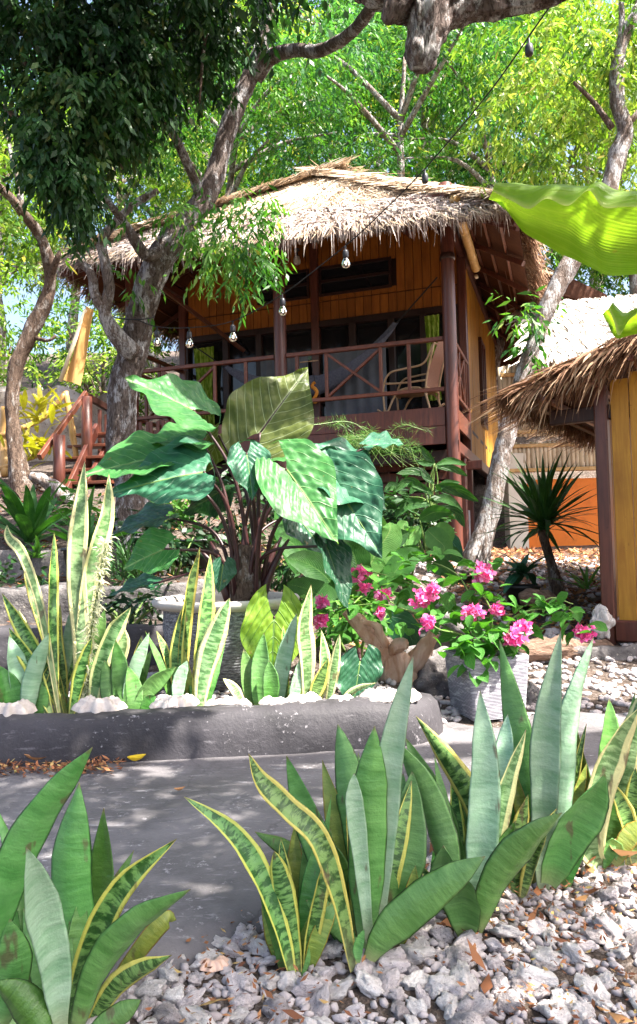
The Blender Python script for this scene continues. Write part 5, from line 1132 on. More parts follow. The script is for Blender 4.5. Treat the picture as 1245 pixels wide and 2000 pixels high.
def px_plant(name, label, base, leaves, prof, flat=True, stems=True):
    t = thing(name, label, 'plant', at(*base))
    for pts, w_, mat, yaw in leaves:
        leaf_px(pts, w_, prof, mat, t, R(yaw), R(rnd.uniform(-20, 20)), rnd.uniform(.1, .3), .003, .06, 6, 'leaf', flat)
        if stems:
            b = at(*base); a = at(*pts[0]); mb = MB(); m2 = b.lerp(a, .5) + Vector((rnd.uniform(-.05, .05), .02, .06)); q = [Vector(tuple(p)) for p in crom([tuple(b), tuple(m2), tuple(a)], 5)]; mb.tube(q, [.010 - .006 * k / (len(q) - 1) for k in range(len(q))], 6); mb.build('stem', M['petiole_g'], t, smooth=True)
    return t
px_plant('broad_leaf_plant', 'glossy broad leaved plant behind the bougainvillea', (720, 1190, 4.6), [
    ([(700, 1150, 4.6), (735, 1080, 4.6), (760, 1040, 4.6), (762, 1020, 4.6)], 60, 'canna_l', 20), ([(650, 1160, 4.7), (610, 1100, 4.7), (570, 1060, 4.7), (545, 1045, 4.7)], 60, 'canna', 10), ([(690, 1160, 4.8), (660, 1080, 4.8), (640, 1020, 4.8), (600, 990, 4.8)], 60, 'canna', 0),
    ([(660, 1170, 4.5), (640, 1130, 4.5), (600, 1100, 4.5), (560, 1090, 4.5)], 55, 'canna', 10), ([(720, 1180, 4.5), (700, 1120, 4.5), (690, 1080, 4.5), (660, 1050, 4.5)], 60, 'canna', -10), ([(740, 1180, 4.7), (770, 1120, 4.7), (800, 1090, 4.7), (830, 1085, 4.7)], 50, 'canna', 0),
    ([(690, 1180, 4.4), (640, 1170, 4.4), (600, 1150, 4.4), (560, 1140, 4.4)], 50, 'canna', 20), ([(760, 1170, 4.9), (760, 1090, 4.9), (740, 1040, 4.9), (740, 1000, 4.9)], 56, 'canna_l', -20), ([(740, 1190, 4.4), (770, 1210, 4.4), (800, 1240, 4.4), (810, 1270, 4.4)], 60, 'alo_dark', 0),
    ([(700, 1200, 4.4), (680, 1230, 4.4), (650, 1250, 4.4)], 50, 'canna', 0), ([(770, 1180, 4.6), (810, 1170, 4.6), (850, 1190, 4.6)], 50, 'canna', 0), ([(640, 1190, 4.6), (610, 1190, 4.6), (585, 1220, 4.6)], 50, 'canna', 0)], prof_lance)
px_plant('vine_leaf_plant', 'pale green heart leaved plant climbing at the house post', (840, 1110, 5.6), [
    ([(835, 1035, 5.6), (850, 1050, 5.55), (868, 1068, 5.5), (862, 1085, 5.5)], 44, 'canna_l', 10), ([(820, 1030, 5.6), (800, 1050, 5.6), (788, 1030, 5.6), (795, 1018, 5.6)], 40, 'canna_l', 0), ([(845, 1035, 5.6), (870, 1040, 5.6), (882, 1062, 5.6)], 36, 'canna_l', 0), ([(820, 1015, 5.6), (850, 1000, 5.6), (885, 1002, 5.6)], 30, 'canna', 20),
    ([(850, 1090, 5.6), (880, 1080, 5.6), (905, 1100, 5.6)], 32, 'canna', 0), ([(830, 1090, 5.6), (800, 1080, 5.6), (770, 1085, 5.6)], 34, 'canna', 0), ([(840, 1110, 5.5), (870, 1110, 5.5), (890, 1140, 5.5)], 34, 'canna', 0), ([(860, 1050, 5.7), (885, 1060, 5.7), (902, 1095, 5.7)], 30, 'alo', 0)], prof_broad)
px_plant('cane_plant', 'dark striped lance leaved cane plant in front of the stilts', (845, 1010, 6.3), [
    ([(850, 905, 6.3), (835, 890, 6.3), (824, 872, 6.3)], 14, 'dracaena', 0), ([(852, 908, 6.3), (880, 900, 6.3), (912, 908, 6.3)], 14, 'canna', 0), ([(852, 912, 6.3), (885, 915, 6.3), (914, 930, 6.3)], 14, 'dracaena', 0), ([(848, 906, 6.3), (832, 905, 6.3), (815, 902, 6.3)], 12, 'canna', 0),
    ([(850, 950, 6.3), (890, 955, 6.3), (936, 980, 6.3)], 24, 'dracaena', 10), ([(848, 945, 6.3), (832, 930, 6.3), (822, 912, 6.3)], 14, 'dracaena', 0), ([(850, 960, 6.3), (870, 945, 6.3), (900, 942, 6.3)], 14, 'canna', 0), ([(846, 965, 6.3), (815, 950, 6.3), (800, 965, 6.3)], 18, 'canna', 0),
    ([(845, 975, 6.3), (875, 975, 6.3), (905, 1000, 6.3)], 18, 'canna', 0), ([(840, 930, 6.3), (810, 920, 6.3), (775, 925, 6.3)], 16, 'dracaena', 0), ([(835, 960, 6.3), (800, 940, 6.3), (770, 960, 6.3)], 18, 'dracaena', 0), ([(840, 985, 6.3), (800, 985, 6.3), (770, 1010, 6.3)], 22, 'canna', 0),
    ([(850, 990, 6.3), (890, 1000, 6.3), (908, 1030, 6.3)], 20, 'dracaena', 0), ([(800, 970, 6.5), (770, 950, 6.5), (750, 960, 6.5)], 18, 'canna', 0), ([(780, 1000, 6.5), (755, 985, 6.5), (735, 1000, 6.5)], 22, 'dracaena', 0)], prof_lance)
px_plant('banana_sapling', 'upright bright green leaf shoots behind the elephant ear at right', (700, 1130, 5.2), [
    ([(690, 1130, 5.2), (700, 1060, 5.2), (720, 1010, 5.2), (735, 960, 5.2)], 50, 'canna_l', 20), ([(640, 1120, 5.2), (600, 1060, 5.2), (580, 1040, 5.2), (540, 1030, 5.2)], 50, 'canna', 0), ([(720, 1110, 5.2), (760, 1060, 5.2), (800, 1040, 5.2)], 46, 'canna', 0), ([(660, 1110, 5.3), (650, 1040, 5.3), (620, 1010, 5.3)], 44, 'canna_l', 0), ([(580, 1120, 5.3), (560, 1050, 5.3), (540, 990, 5.3)], 40, 'canna', 0)], prof_lance)

# ================================================================== bougainvillea
bg_ = thing('bougainvillea', 'sprawling bougainvillea with magenta bracts spilling from the square planter', 'bougainvillea', SPo + Vector((0, 0, .26)))
BST = [[(940, 1275, 3.65), (900, 1210, 3.7), (840, 1160, 3.75), (760, 1125, 3.8), (680, 1110, 3.85)], [(945, 1275, 3.65), (930, 1200, 3.65), (900, 1130, 3.7), (850, 1100, 3.75), (800, 1095, 3.8)],
       [(955, 1275, 3.65), (960, 1200, 3.6), (940, 1150, 3.6), (945, 1110, 3.6)], [(960, 1275, 3.65), (1000, 1210, 3.6), (1050, 1190, 3.6), (1110, 1190, 3.6), (1140, 1230, 3.58)],
       [(950, 1275, 3.6), (935, 1250, 3.5), (915, 1270, 3.45)], [(950, 1275, 3.65), (880, 1230, 3.65), (820, 1200, 3.65), (740, 1180, 3.7), (640, 1190, 3.75)], [(960, 1275, 3.62), (990, 1250, 3.55), (1010, 1240, 3.5)],
       [(940, 1275, 3.7), (880, 1180, 3.8), (830, 1140, 3.85), (790, 1120, 3.9)], [(965, 1275, 3.62), (1010, 1230, 3.7), (1070, 1170, 3.75), (1120, 1180, 3.75)], [(950, 1275, 3.6), (900, 1240, 3.55), (860, 1230, 3.5), (830, 1210, 3.5)]]
bl_d = [leaf_data('leaf', .088, .064, b, prof_broad, 'boug_leaf', .3, 5) for b in (.3, .8)]
nl = 0
for st_ in BST:
    q = [at(*p) for p in crom(st_, 7)]; mb = MB(); mb.tube(q, [.007 - .005 * k / len(q) for k in range(len(q))], 6); mb.build('stem', M['petiole_g'], bg_, smooth=True)
    for i in range(4, len(q)):
        for k in range(2 if len(q) > 20 else 3):
            if nl > 295: break
            o = bpy.data.objects.new('leaf', rnd.choice(bl_d)); o.location = q[i] + Vector((rnd.gauss(0, .062), rnd.gauss(0, .05), rnd.gauss(0, .05)))
            o.rotation_euler = (rnd.uniform(-.9, .7), rnd.uniform(-.6, .6), rnd.uniform(0, 6.28)); s_ = rnd.uniform(.55, 1.2); o.scale = (s_,) * 3; lk(o, bg_); nl += 1
for k in range(22):
    o = bpy.data.objects.new('leaf', rnd.choice(bl_d)); o.location = at(920 + rnd.gauss(0, 22), 1275 + rnd.gauss(0, 18), 3.45 + rnd.uniform(-.05, .05)); o.rotation_euler = (rnd.uniform(-1, .3), rnd.uniform(-.6, .6), rnd.uniform(0, 6.28)); lk(o, bg_)
FL = [(703, 1122, 26, 3.82), (748, 1163, 16, 3.75), (628, 1212, 15, 3.72), (630, 1176, 10, 3.72), (826, 1170, 24, 3.62), (838, 1216, 16, 3.5), (940, 1124, 28, 3.58), (926, 1194, 20, 3.5), (970, 1190, 11, 3.52), (1002, 1246, 26, 3.45), (1022, 1222, 14, 3.46), (1140, 1238, 22, 3.55), (712, 1150, 10, 3.8), (848, 1150, 8, 3.6), (742, 1196, 7, 3.7)]
for (px, py, rp_, Y) in FL:
    c = at(px, py, Y); rr = m_at(rp_, Y); Q = []; U = []
    for k in range(int(8 + rp_ * 1.5)):
        d = Vector((rnd.gauss(0, 1), rnd.gauss(0, .8), rnd.gauss(0, .8))); p = c + d * rr * .36
        ax = Vector((rnd.gauss(0, 1), rnd.gauss(0, 1) - .6, rnd.gauss(0, 1) + .4)).normalized(); u = ax.orthogonal().normalized(); v = ax.cross(u)
        for j in range(3):
            an = j * 2.094 + rnd.random(); dd = (u * math.cos(an) + v * math.sin(an)); e = (dd * .7 + ax * .7); s_ = ax.cross(dd) * .013; L = rnd.uniform(.024, .036)
            Q.append([p, p + e * L * .55 + s_, p + e * L, p + e * L * .55 - s_]); U.append([(rnd.random(), 0)] * 4)
    lk(bpy.data.objects.new('flower_cluster', quads_data('flower_cluster', np.array(Q), np.array(U), M['bract'])), bg_)['kind'] = 'stuff'

# ================================================================== driftwood and logs
dw = thing('driftwood_stump', 'bleached forked driftwood stump behind the kerb end', 'driftwood', at(775, 1355, 3.95))
def limb(par, name, pts, mat, n=14, lump=.25, ls=7.0, sub=6, fur=.0, sc=1.0):
    """pts: (px,py,Y,diameter px)"""
    q = crom(pts, sub); P = [at(p[0], p[1], p[2]) for p in q]; rd = [max(.003, m_at(p[3], p[2]) / 2 * sc) for p in q]
    mb = MB(); mb.tube(P, rd, n, True, lump, ls, rnd.random() * 50, 1.0, fur); return mb.build(name, M[mat], par, smooth=True)
limb(dw, 'stump', [(788, 1365, 3.95, 84), (782, 1320, 3.93, 72), (772, 1285, 3.92, 58), (765, 1268, 3.92, 34)], 'drift', 40, .4, 9, 10, .2)
limb(dw, 'root_arm', [(768, 1300, 3.92, 46), (740, 1262, 3.9, 40), (710, 1228, 3.88, 34), (688, 1205, 3.87, 28), (668, 1190, 3.86, 12)], 'drift', 28, .35, 9, 10, .2, .85)
limb(dw, 'root_arm', [(750, 1262, 3.9, 30), (742, 1235, 3.85, 24), (735, 1222, 3.83, 18), (700, 1212, 3.85, 10)], 'drift', 24, .35, 9, 10, .2, .85)
limb(dw, 'root_arm', [(790, 1320, 3.93, 50), (818, 1280, 3.9, 40), (842, 1245, 3.88, 28), (858, 1218, 3.87, 14)], 'drift', 28, .35, 9, 10, .2, .85)
limb(dw, 'root_arm', [(800, 1340, 3.96, 44), (822, 1310, 3.98, 34), (838, 1270, 4.0, 20), (845, 1240, 4.0, 8)], 'bark_pale', 12, .3)
limb(dw, 'root_knob', [(765, 1275, 3.9, 30), (778, 1260, 3.84, 34), (794, 1258, 3.80, 20)], 'drift', 24, .4, 9, 10, .2, .8)
lg = limb(None, 'fallen_log', [(1010, 1285, 4.5, 14), (1040, 1275, 4.52, 40), (1100, 1268, 4.6, 46), (1150, 1270, 4.65, 40), (1190, 1272, 4.7, 30), (1215, 1276, 4.72, 6)], 'log', 36, .4, 8, 10, .2); tag(lg, 'long weathered brown log lying by the hut foot', 'log')
lg = limb(None, 'fallen_log', [(1015, 1168, 5.6, 20), (1035, 1165, 5.6, 34), (1065, 1168, 5.6, 36), (1095, 1180, 5.6, 20), (1102, 1184, 5.6, 6)], 'log', 32, .4, 8, 10, .2); tag(lg, 'short pale log below the dracaena trunk', 'log')
lg = limb(None, 'fallen_branch', [(150, 985, 8.0, 18), (120, 965, 8.0, 30), (90, 940, 8.0, 26), (60, 930, 8.0, 14)], 'bark_pale', 12, .4, 8); tag(lg, 'crooked driftwood branch at the foot of the steps', 'branch')

# ================================================================== foliage
def sprays(blobs, seed, leaf=(.12, .035), twig=.4, K=11, droop=.5, shell=.55):
    """blobs: (centre, radii, twigs). returns quads of drooping leaves on twigs"""
    g_ = np.random.default_rng(seed); QS = []; US = []
    for c, r_, n in blobs:
        c = np.array(c, float); r_ = np.array(r_, float) * np.ones(3)
        d = g_.normal(0, 1, (n, 3)); d /= np.linalg.norm(d, axis=1)[:, None]; rad = (shell + (1 - shell) * g_.random(n))[:, None]
        p = c + d * r_ * rad; tw = d * .8 + g_.normal(0, .5, (n, 3)); tw[:, 2] -= droop; tw /= np.linalg.norm(tw, axis=1)[:, None]; tl = twig * (.6 + .8 * g_.random(n))[:, None]
        hue = np.clip(g_.normal(.45 + g_.normal(0, .2), .16, n), 0, .95)
        for k in range(K):
            q = p + tw * tl * ((k + .5) / K) + g_.normal(0, .015, (n, 3)); s_ = np.cross(tw, [0, 0, 1.0]); s_ /= np.linalg.norm(s_, axis=1)[:, None] + 1e-6
            ld = tw * .55 + s_ * (.8 if k % 2 else -.8) + g_.normal(0, .3, (n, 3)); ld[:, 2] -= droop * .9; ld /= np.linalg.norm(ld, axis=1)[:, None]
            up = g_.normal(0, .55, (n, 3)); up[:, 2] += 1; wd = np.cross(ld, up); wd /= np.linalg.norm(wd, axis=1)[:, None] + 1e-6; nn = np.cross(wd, ld)
            L = leaf[0] * (.55 + .7 * g_.random(n))[:, None]; W = leaf[1] * (.7 + .5 * g_.random(n))[:, None]
            QS.append(np.stack([q, q + ld * L * .42 + wd * W * .5 - nn * W * .12, q + ld * L - nn * L * .10, q + ld * L * .42 - wd * W * .5 - nn * W * .12], 1))
            u = np.clip(hue + g_.normal(0, .12, n), 0, 1); u = np.where(g_.random(n) > .985, 1.0, u * .95); uu = np.zeros((n, 4, 2)); uu[:, :, 0] = u[:, None]; US.append(uu)
    return np.concatenate(QS), np.concatenate(US)
def crown(par, blobs, seed, mat, local=False, name='crown', **k):
    Q, U = sprays(blobs, seed, **k); return lk(bpy.data.objects.new(name, quads_data(name, Q, U, M[mat])), par, local)
def pb_(px, py, Y, rx, ry, rz, n): return (at(px, py, Y), (m_at(rx, Y), rz, m_at(ry, Y)), n)

# --- left leaning tree in front of the house
TY = 6.5
lt = thing('leaning_tree', 'large grey barked tree leaning right in front of the veranda', 'tree', at(235, 1065, TY))
limb(lt, 'trunk', [(262, 1095, TY, 110), (262, 1040, TY, 84), (258, 960, TY, 72), (236, 870, TY, 64), (238, 780, TY, 62), (258, 690, TY, 62), (276, 620, TY - .05, 60), (294, 550, TY - .1, 62), (318, 495, TY - .12, 62), (360, 440, TY - .1, 56), (400, 385, TY - .05, 48), (424, 330, TY, 44), (440, 270, TY, 42), (462, 205, TY, 40), (488, 150, TY, 38), (506, 105, TY, 34), (520, 50, TY, 30), (540, -40, TY, 26)], 'bark', 36, .16, 5, 10, .07, .92)
limb(lt, 'branch', [(498, 150, TY, 34), (530, 112, TY - .1, 30), (575, 98, TY - .3, 26), (620, 100, TY - .5, 25), (665, 80, TY - .8, 24), (700, 50, TY - 1.1, 24), (725, 15, TY - 1.4, 24), (745, -30, TY - 1.7, 24)], 'bark', 16, .12, 8)
limb(lt, 'branch', [(262, 690, TY - .1, 40), (232, 660, TY - .2, 34), (206, 615, TY - .25, 26), (214, 560, TY - .25, 22), (205, 510, TY - .25, 20), (200, 470, TY - .3, 18), (225, 435, TY - .3, 16), (262, 400, TY - .3, 15), (310, 372, TY - .3, 11)], 'bark_pale', 14, .14, 8)
limb(lt, 'branch', [(206, 612, TY - .25, 22), (186, 575, TY - .3, 20), (182, 545, TY - .3, 20), (172, 525, TY - .3, 18), (152, 512, TY - .3, 14)], 'bark_pale', 12, .14, 8)
limb(lt, 'branch', [(330, 480, TY - .1, 30), (290, 500, TY - .3, 24), (265, 470, TY - .4, 22), (240, 430, TY - .5, 16), (200, 380, TY - .7, 10)], 'bark', 12, .15, 8)
limb(lt, 'branch', [(395, 400, TY, 26), (380, 350, TY - .2, 20), (330, 250, TY - .5, 16), (250, 150, TY - .8, 12), (150, 60, TY - 1, 9)], 'bark', 10, .12, 8)
crown(lt, [pb_(440, 440, 6.2, 90, 40, .35, 44), pb_(490, 490, 6.0, 26, 50, .25, 30), pb_(370, 430, 6.1, 40, 26, .3, 12), pb_(500, 400, 6.3, 60, 16, .3, 16), pb_(300, 410, 6.2, 30, 20, .3, 5), pb_(250, 545, 6.2, 16, 20, .2, 5), pb_(430, 500, 6.0, 40, 26, .2, 14)], 41, 'crown_mid', leaf=(.105, .028), twig=.32, K=13, droop=.8)
mb = MB(); tp2 = at(535, -30, TY); q = crom([(tp2.x, tp2.y, tp2.z, .06), (-.3, 7.4, 7.4, .05), (-.6, 8.6, 8.6, .04), (-.9, 9.5, 9.3, .015)], 8); mb.tube([p[:3] for p in q], [p[3] for p in q], 10, True, .1, 6); mb.build('branch', M['bark'], lt, smooth=True)
crown(lt, [((-.9, 9.3, 9.5), (1.7, 1.1, .5), 300), ((-1.9, 9.9, 9.7), (1.3, 1.0, .5), 180), ((-.3, 7.6, 8.3), (.9, .8, .4), 90)], 48, 'crown_mid', leaf=(.13, .04), twig=.4, K=11, droop=.4)  # unseen upper crown on that branch, added to shade the left roof
# --- dark canopy hanging into the upper left
dc = thing('shade_tree', 'dense dark canopy tree hanging over the upper left corner', 'tree', (-4.6, 4.4, H(-4.6, 4.4)))
mb = MB(); q = crom([(-4.6, 4.4, .2, .2), (-4.5, 4.45, 2.0, .17), (-4.1, 4.7, 3.6, .14), (-3.4, 5.0, 5.0, .10), (-2.6, 5.3, 6.2, .06)], 8); mb.tube([p[:3] for p in q], [p[3] for p in q], 16, True, .12, 5); mb.build('trunk', M['bark'], dc, smooth=True)
limb(dc, 'branch', [(-40, -60, 5.2, 16), (18, 10, 5.2, 13), (35, 80, 5.2, 11), (52, 125, 5.2, 9), (95, 140, 5.2, 6)], 'bark_warm', 8, .1)
for pp in ([(10, 20, 5.3, 12), (100, 130, 5.3, 10), (190, 240, 5.4, 8), (240, 330, 5.4, 4)], [(150, -20, 5.4, 12), (230, 120, 5.4, 9), (300, 230, 5.5, 5)], [(-40, 180, 5.5, 14), (70, 260, 5.4, 10), (130, 380, 5.3, 5)], [(420, -40, 5.6, 12), (400, 80, 5.6, 8), (390, 200, 5.6, 4)]): limb(dc, 'branch', pp, 'bark_warm', 8, .1)
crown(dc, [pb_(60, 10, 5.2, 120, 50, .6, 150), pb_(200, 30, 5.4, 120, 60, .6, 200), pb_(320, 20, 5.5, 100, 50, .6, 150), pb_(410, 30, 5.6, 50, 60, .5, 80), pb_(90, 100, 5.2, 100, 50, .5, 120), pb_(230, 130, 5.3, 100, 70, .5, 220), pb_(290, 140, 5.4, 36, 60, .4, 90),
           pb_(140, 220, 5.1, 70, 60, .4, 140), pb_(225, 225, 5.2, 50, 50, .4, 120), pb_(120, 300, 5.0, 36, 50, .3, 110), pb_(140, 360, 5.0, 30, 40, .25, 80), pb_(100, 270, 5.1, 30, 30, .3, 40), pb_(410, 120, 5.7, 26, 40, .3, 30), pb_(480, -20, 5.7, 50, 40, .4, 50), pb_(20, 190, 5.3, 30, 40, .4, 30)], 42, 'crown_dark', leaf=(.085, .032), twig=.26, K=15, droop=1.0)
crown(dc, [((-1.9, 5.0, 5.6), (1.6, 1.3, .8), 260), ((-3.2, 5.2, 5.8), (1.4, 1.3, .8), 220), ((-.8, 5.4, 5.7), (1.2, 1.2, .7), 200), ((-.2, 4.5, 6.0), (1.5, 1.1, .6), 420), ((-1.6, 4.3, 5.7), (1.4, .9, .6), 330), ((.9, 3.9, 6.4), (1.0, .8, .5), 150)], 43, 'crown_dark', leaf=(.13, .05), twig=.35, K=9, droop=.7)  # unseen crown above the frame, added to shade the dark canopy
# --- crooked thin tree at the left edge
ct = thing('crooked_tree', 'thin crooked brown tree at the left edge beside the steps', 'tree', at(42, 960, 8.4))
limb(ct, 'trunk', [(48, 985, 8.4, 84), (40, 940, 8.4, 52), (30, 870, 8.4, 38), (24, 800, 8.4, 32), (32, 720, 8.4, 33), (60, 650, 8.4, 36), (84, 600, 8.4, 34), (97, 560, 8.4, 28), (95, 510, 8.3, 28), (78, 460, 8.2, 26), (45, 415, 8.0, 22), (15, 380, 7.8, 20), (-30, 340, 7.6, 18)], 'bark_warm', 26, .2, 6, 8, .07, .85)
limb(ct, 'branch', [(85, 590, 8.4, 18), (100, 540, 8.3, 14), (112, 505, 8.2, 12), (118, 490, 8.2, 6)], 'bark_warm', 10, .1); limb(ct, 'branch', [(40, 415, 8.0, 16), (38, 360, 8.0, 12), (22, 300, 8.0, 9), (10, 240, 8, 6)], 'bark_pale', 10, .1); limb(ct, 'branch', [(70, 660, 8.4, 10), (95, 665, 8.3, 6), (110, 655, 8.3, 5)], 'bark_warm', 8, .1)
crown(ct, [pb_(30, 430, 8.2, 60, 60, .5, 34), pb_(10, 330, 8.2, 60, 50, .5, 34), pb_(90, 480, 8.5, 40, 30, .4, 12)], 44, 'crown_lime', leaf=(.13, .04), twig=.35, droop=.4)
# --- right tree rising between bungalow and hut
RY = 7.2
rt_ = thing('slanting_tree', 'pale barked tree slanting right between the bungalow and the small hut', 'tree', at(935, 1100, RY))
limb(rt_, 'trunk', [(922, 1125, RY, 80), (938, 1070, RY, 56), (958, 1000, RY, 42), (974, 920, RY, 40), (990, 850, RY, 40), (1012, 770, RY, 40), (1038, 690, RY, 37), (1062, 620, RY, 36), (1088, 560, RY, 40), (1120, 505, RY, 42), (1165, 430, RY, 40), (1192, 360, RY, 38), (1208, 300, RY, 38), (1222, 255, RY, 36), (1208, 205, RY, 32), (1205, 140, RY, 30), (1215, 85, RY, 28), (1240, 30, RY, 24), (1265, -30, RY, 22)], 'bark_pale', 32, .2, 6, 9, .08, .92)
limb(rt_, 'branch', [(1212, 95, RY, 18), (1215, 40, RY, 13), (1212, -20, RY, 10)], 'bark_pale', 10, .1); limb(rt_, 'branch', [(1196, 250, RY, 14), (1160, 200, RY, 10), (1120, 160, RY, 7)], 'bark_warm', 8, .1); limb(rt_, 'branch', [(1222, 250, RY, 14), (1260, 200, RY, 10), (1300, 120, RY, 7)], 'bark_warm', 8, .1)
crown(rt_, [pb_(1110, 120, 7.6, 120, 120, .6, 120), pb_(1030, 230, 8.0, 110, 80, .6, 90), pb_(1190, 60, 7.4, 100, 90, .5, 70), pb_(1130, 300, 8.0, 110, 60, .5, 70), pb_(1250, 200, 7.4, 60, 120, .5, 50), pb_(1010, 90, 8.2, 90, 70, .6, 60), pb_(1200, 330, 7.6, 60, 40, .3, 22)], 45, 'crown_lime', leaf=(.12, .032), twig=.36, K=12, droop=.6)
crown(rt_, [pb_(1030, 620, 7.0, 26, 30, .2, 9), pb_(1075, 640, 7.2, 30, 30, .2, 7), pb_(1030, 690, 7.0, 22, 20, .15, 8), pb_(1010, 600, 7.0, 20, 20, .15, 6)], 46, 'crown_mid', leaf=(.13, .036), twig=.22, K=7, droop=.5)
# --- limb with sawn stub overhead
ov = thing('overhanging_tree', 'old tree whose thick furrowed limb with a broken stub crosses the top of the picture', 'tree', (4.6, 2.2, 0))
limb(ov, 'limb', [(690, -75, 3.5, 95), (770, -22, 3.5, 98), (840, 8, 3.5, 92), (900, 14, 3.52, 66), (960, 10, 3.52, 54), (1030, 2, 3.5, 46), (1090, -16, 3.45, 44), (1180, -55, 3.3, 46), (1400, -130, 3.0, 60)], 'bark_stub', 48, .26, 9, 14, .16)
limb(ov, 'stub', [(850, 0, 3.48, 110), (838, 45, 3.46, 92), (828, 85, 3.45, 76), (824, 112, 3.45, 66), (820, 136, 3.45, 34)], 'bark_stub', 48, .3, 10, 14, .18)
limb(ov, 'stub', [(800, -30, 3.46, 80), (775, 10, 3.44, 62), (762, 30, 3.43, 44), (756, 44, 3.42, 18)], 'bark_stub', 40, .3, 10, 12, .18)
tip_ = at(1400, -130, 3.0)
mb = MB(); q = crom([(4.6, 2.2, -.1, .26), (4.5, 2.2, 1.5, .22), (4.2, 2.3, 3.0, .19), (3.2, 2.6, 3.9, .12), (tip_.x, tip_.y, tip_.z, .07)], 8); mb.tube([p[:3] for p in q], [p[3] for p in q], 18, True, .15, 4); mb.build('trunk', M['bark_stub'], ov, smooth=True)
mb = MB(); q = crom([(4.2, 2.3, 3.0, .17), (4.3, 1.8, 4.6, .14), (3.8, 1.2, 6.0, .10), (3.4, .8, 7.0, .05)], 8); mb.tube([p[:3] for p in q], [p[3] for p in q], 14, True, .15, 4); mb.build('branch', M['bark_stub'], ov, smooth=True)
mb = MB(); q = crom([(4.25, 2.0, 4.2, .1), (3.2, 1.3, 4.6, .07), (1.9, 1.0, 4.1, .045), (.6, 1.3, 3.9, .02)], 8); mb.tube([p[:3] for p in q], [p[3] for p in q], 12, True, .15, 4); mb.build('branch', M['bark_stub'], ov, smooth=True)
SHADE = [((1.0, 1.2, 3.7), (1.0, .8, .45), 230), ((1.9, .7, 3.6), (.6, .6, .4), 150), ((1.7, .1, 3.6), (.6, .5, .4), 110), ((-.4, 1.9, 3.9), (.7, .6, .4), 110), ((.2, 1.5, 3.8), (.8, .7, .4), 150), ((1.1, .2, 3.7), (.9, .6, .4), 150), ((.5, 2.3, 4.2), (.9, .45, .3), 70), ((2.4, .1, 6.4), (1.2, .9, .7), 170), ((1.4, .7, 6.6), (1.2, 1.0, .7), 170), ((.5, .2, 6.6), (1.2, 1.0, .7), 150)]
crown(ov, SHADE, 47, 'crown_mid', leaf=(.14, .055), twig=.4, K=10, droop=.5)

# ================================================================== hillside trees
def tree_proto(k, mat, seed, h=6.5, R_=2.4):
    g_ = random.Random(seed); tr = []; mb = MB()
    pts = [(0, 0, -.6, .17)]; x = y = 0
    for z in (1.2, 2.6, 4.0, h * .8, h): x += g_.uniform(-.28, .28); y += g_.uniform(-.25, .25); pts.append((x, y, z, .16 * (1 - z / (h * 1.25))))
    q = crom(pts, 5); mb.tube([p[:3] for p in q], [p[3] for p in q], 10, True, .12, 3); lims = MB(); bl = []
    for i in range(9):
        s0 = q[int(len(q) * g_.uniform(.35, .9))]; an = g_.uniform(0, 6.28) + i * .7; e = (s0[0] + math.cos(an) * R_ * g_.uniform(.5, .9), s0[1] + math.sin(an) * R_ * g_.uniform(.5, .9), s0[2] + g_.uniform(.3, 1.6))
        m2 = ((s0[0] + e[0]) / 2 + g_.uniform(-.2, .2), (s0[1] + e[1]) / 2, (s0[2] + e[2]) / 2 + .25); lims.tube([p[:3] for p in crom([tuple(s0[:3]), m2, e], 4)], [.06, .055, .05, .045, .04, .03, .025, .02, .012], 7)
        bl.append((e, (g_.uniform(.5, .85), g_.uniform(.5, .85), g_.uniform(.35, .6)), 46))
    for i in range(10):
        d = Vector((g_.gauss(0, 1), g_.gauss(0, 1), g_.gauss(.2, .8))).normalized(); bl.append(((x + d.x * R_ * .75, y + d.y * R_ * .75, h * .82 + d.z * R_ * .8), (g_.uniform(.5, .9), g_.uniform(.5, .9), g_.uniform(.35, .6)), 44))
    Q, U = sprays(bl, seed, (.15, .042), .5, 13, .6)
    return mb.data('trunk', M['bark_pale'], True), lims.data('limbs', M['bark_pale'], True), quads_data('crown', Q, U, M[mat])
PR = [tree_proto(0, 'crown_mid', 101), tree_proto(1, 'crown_lime', 202), tree_proto(2, 'crown_blue', 303, 7.0, 2.6), tree_proto(3, 'crown_mid', 404, 5.6, 2.2)]
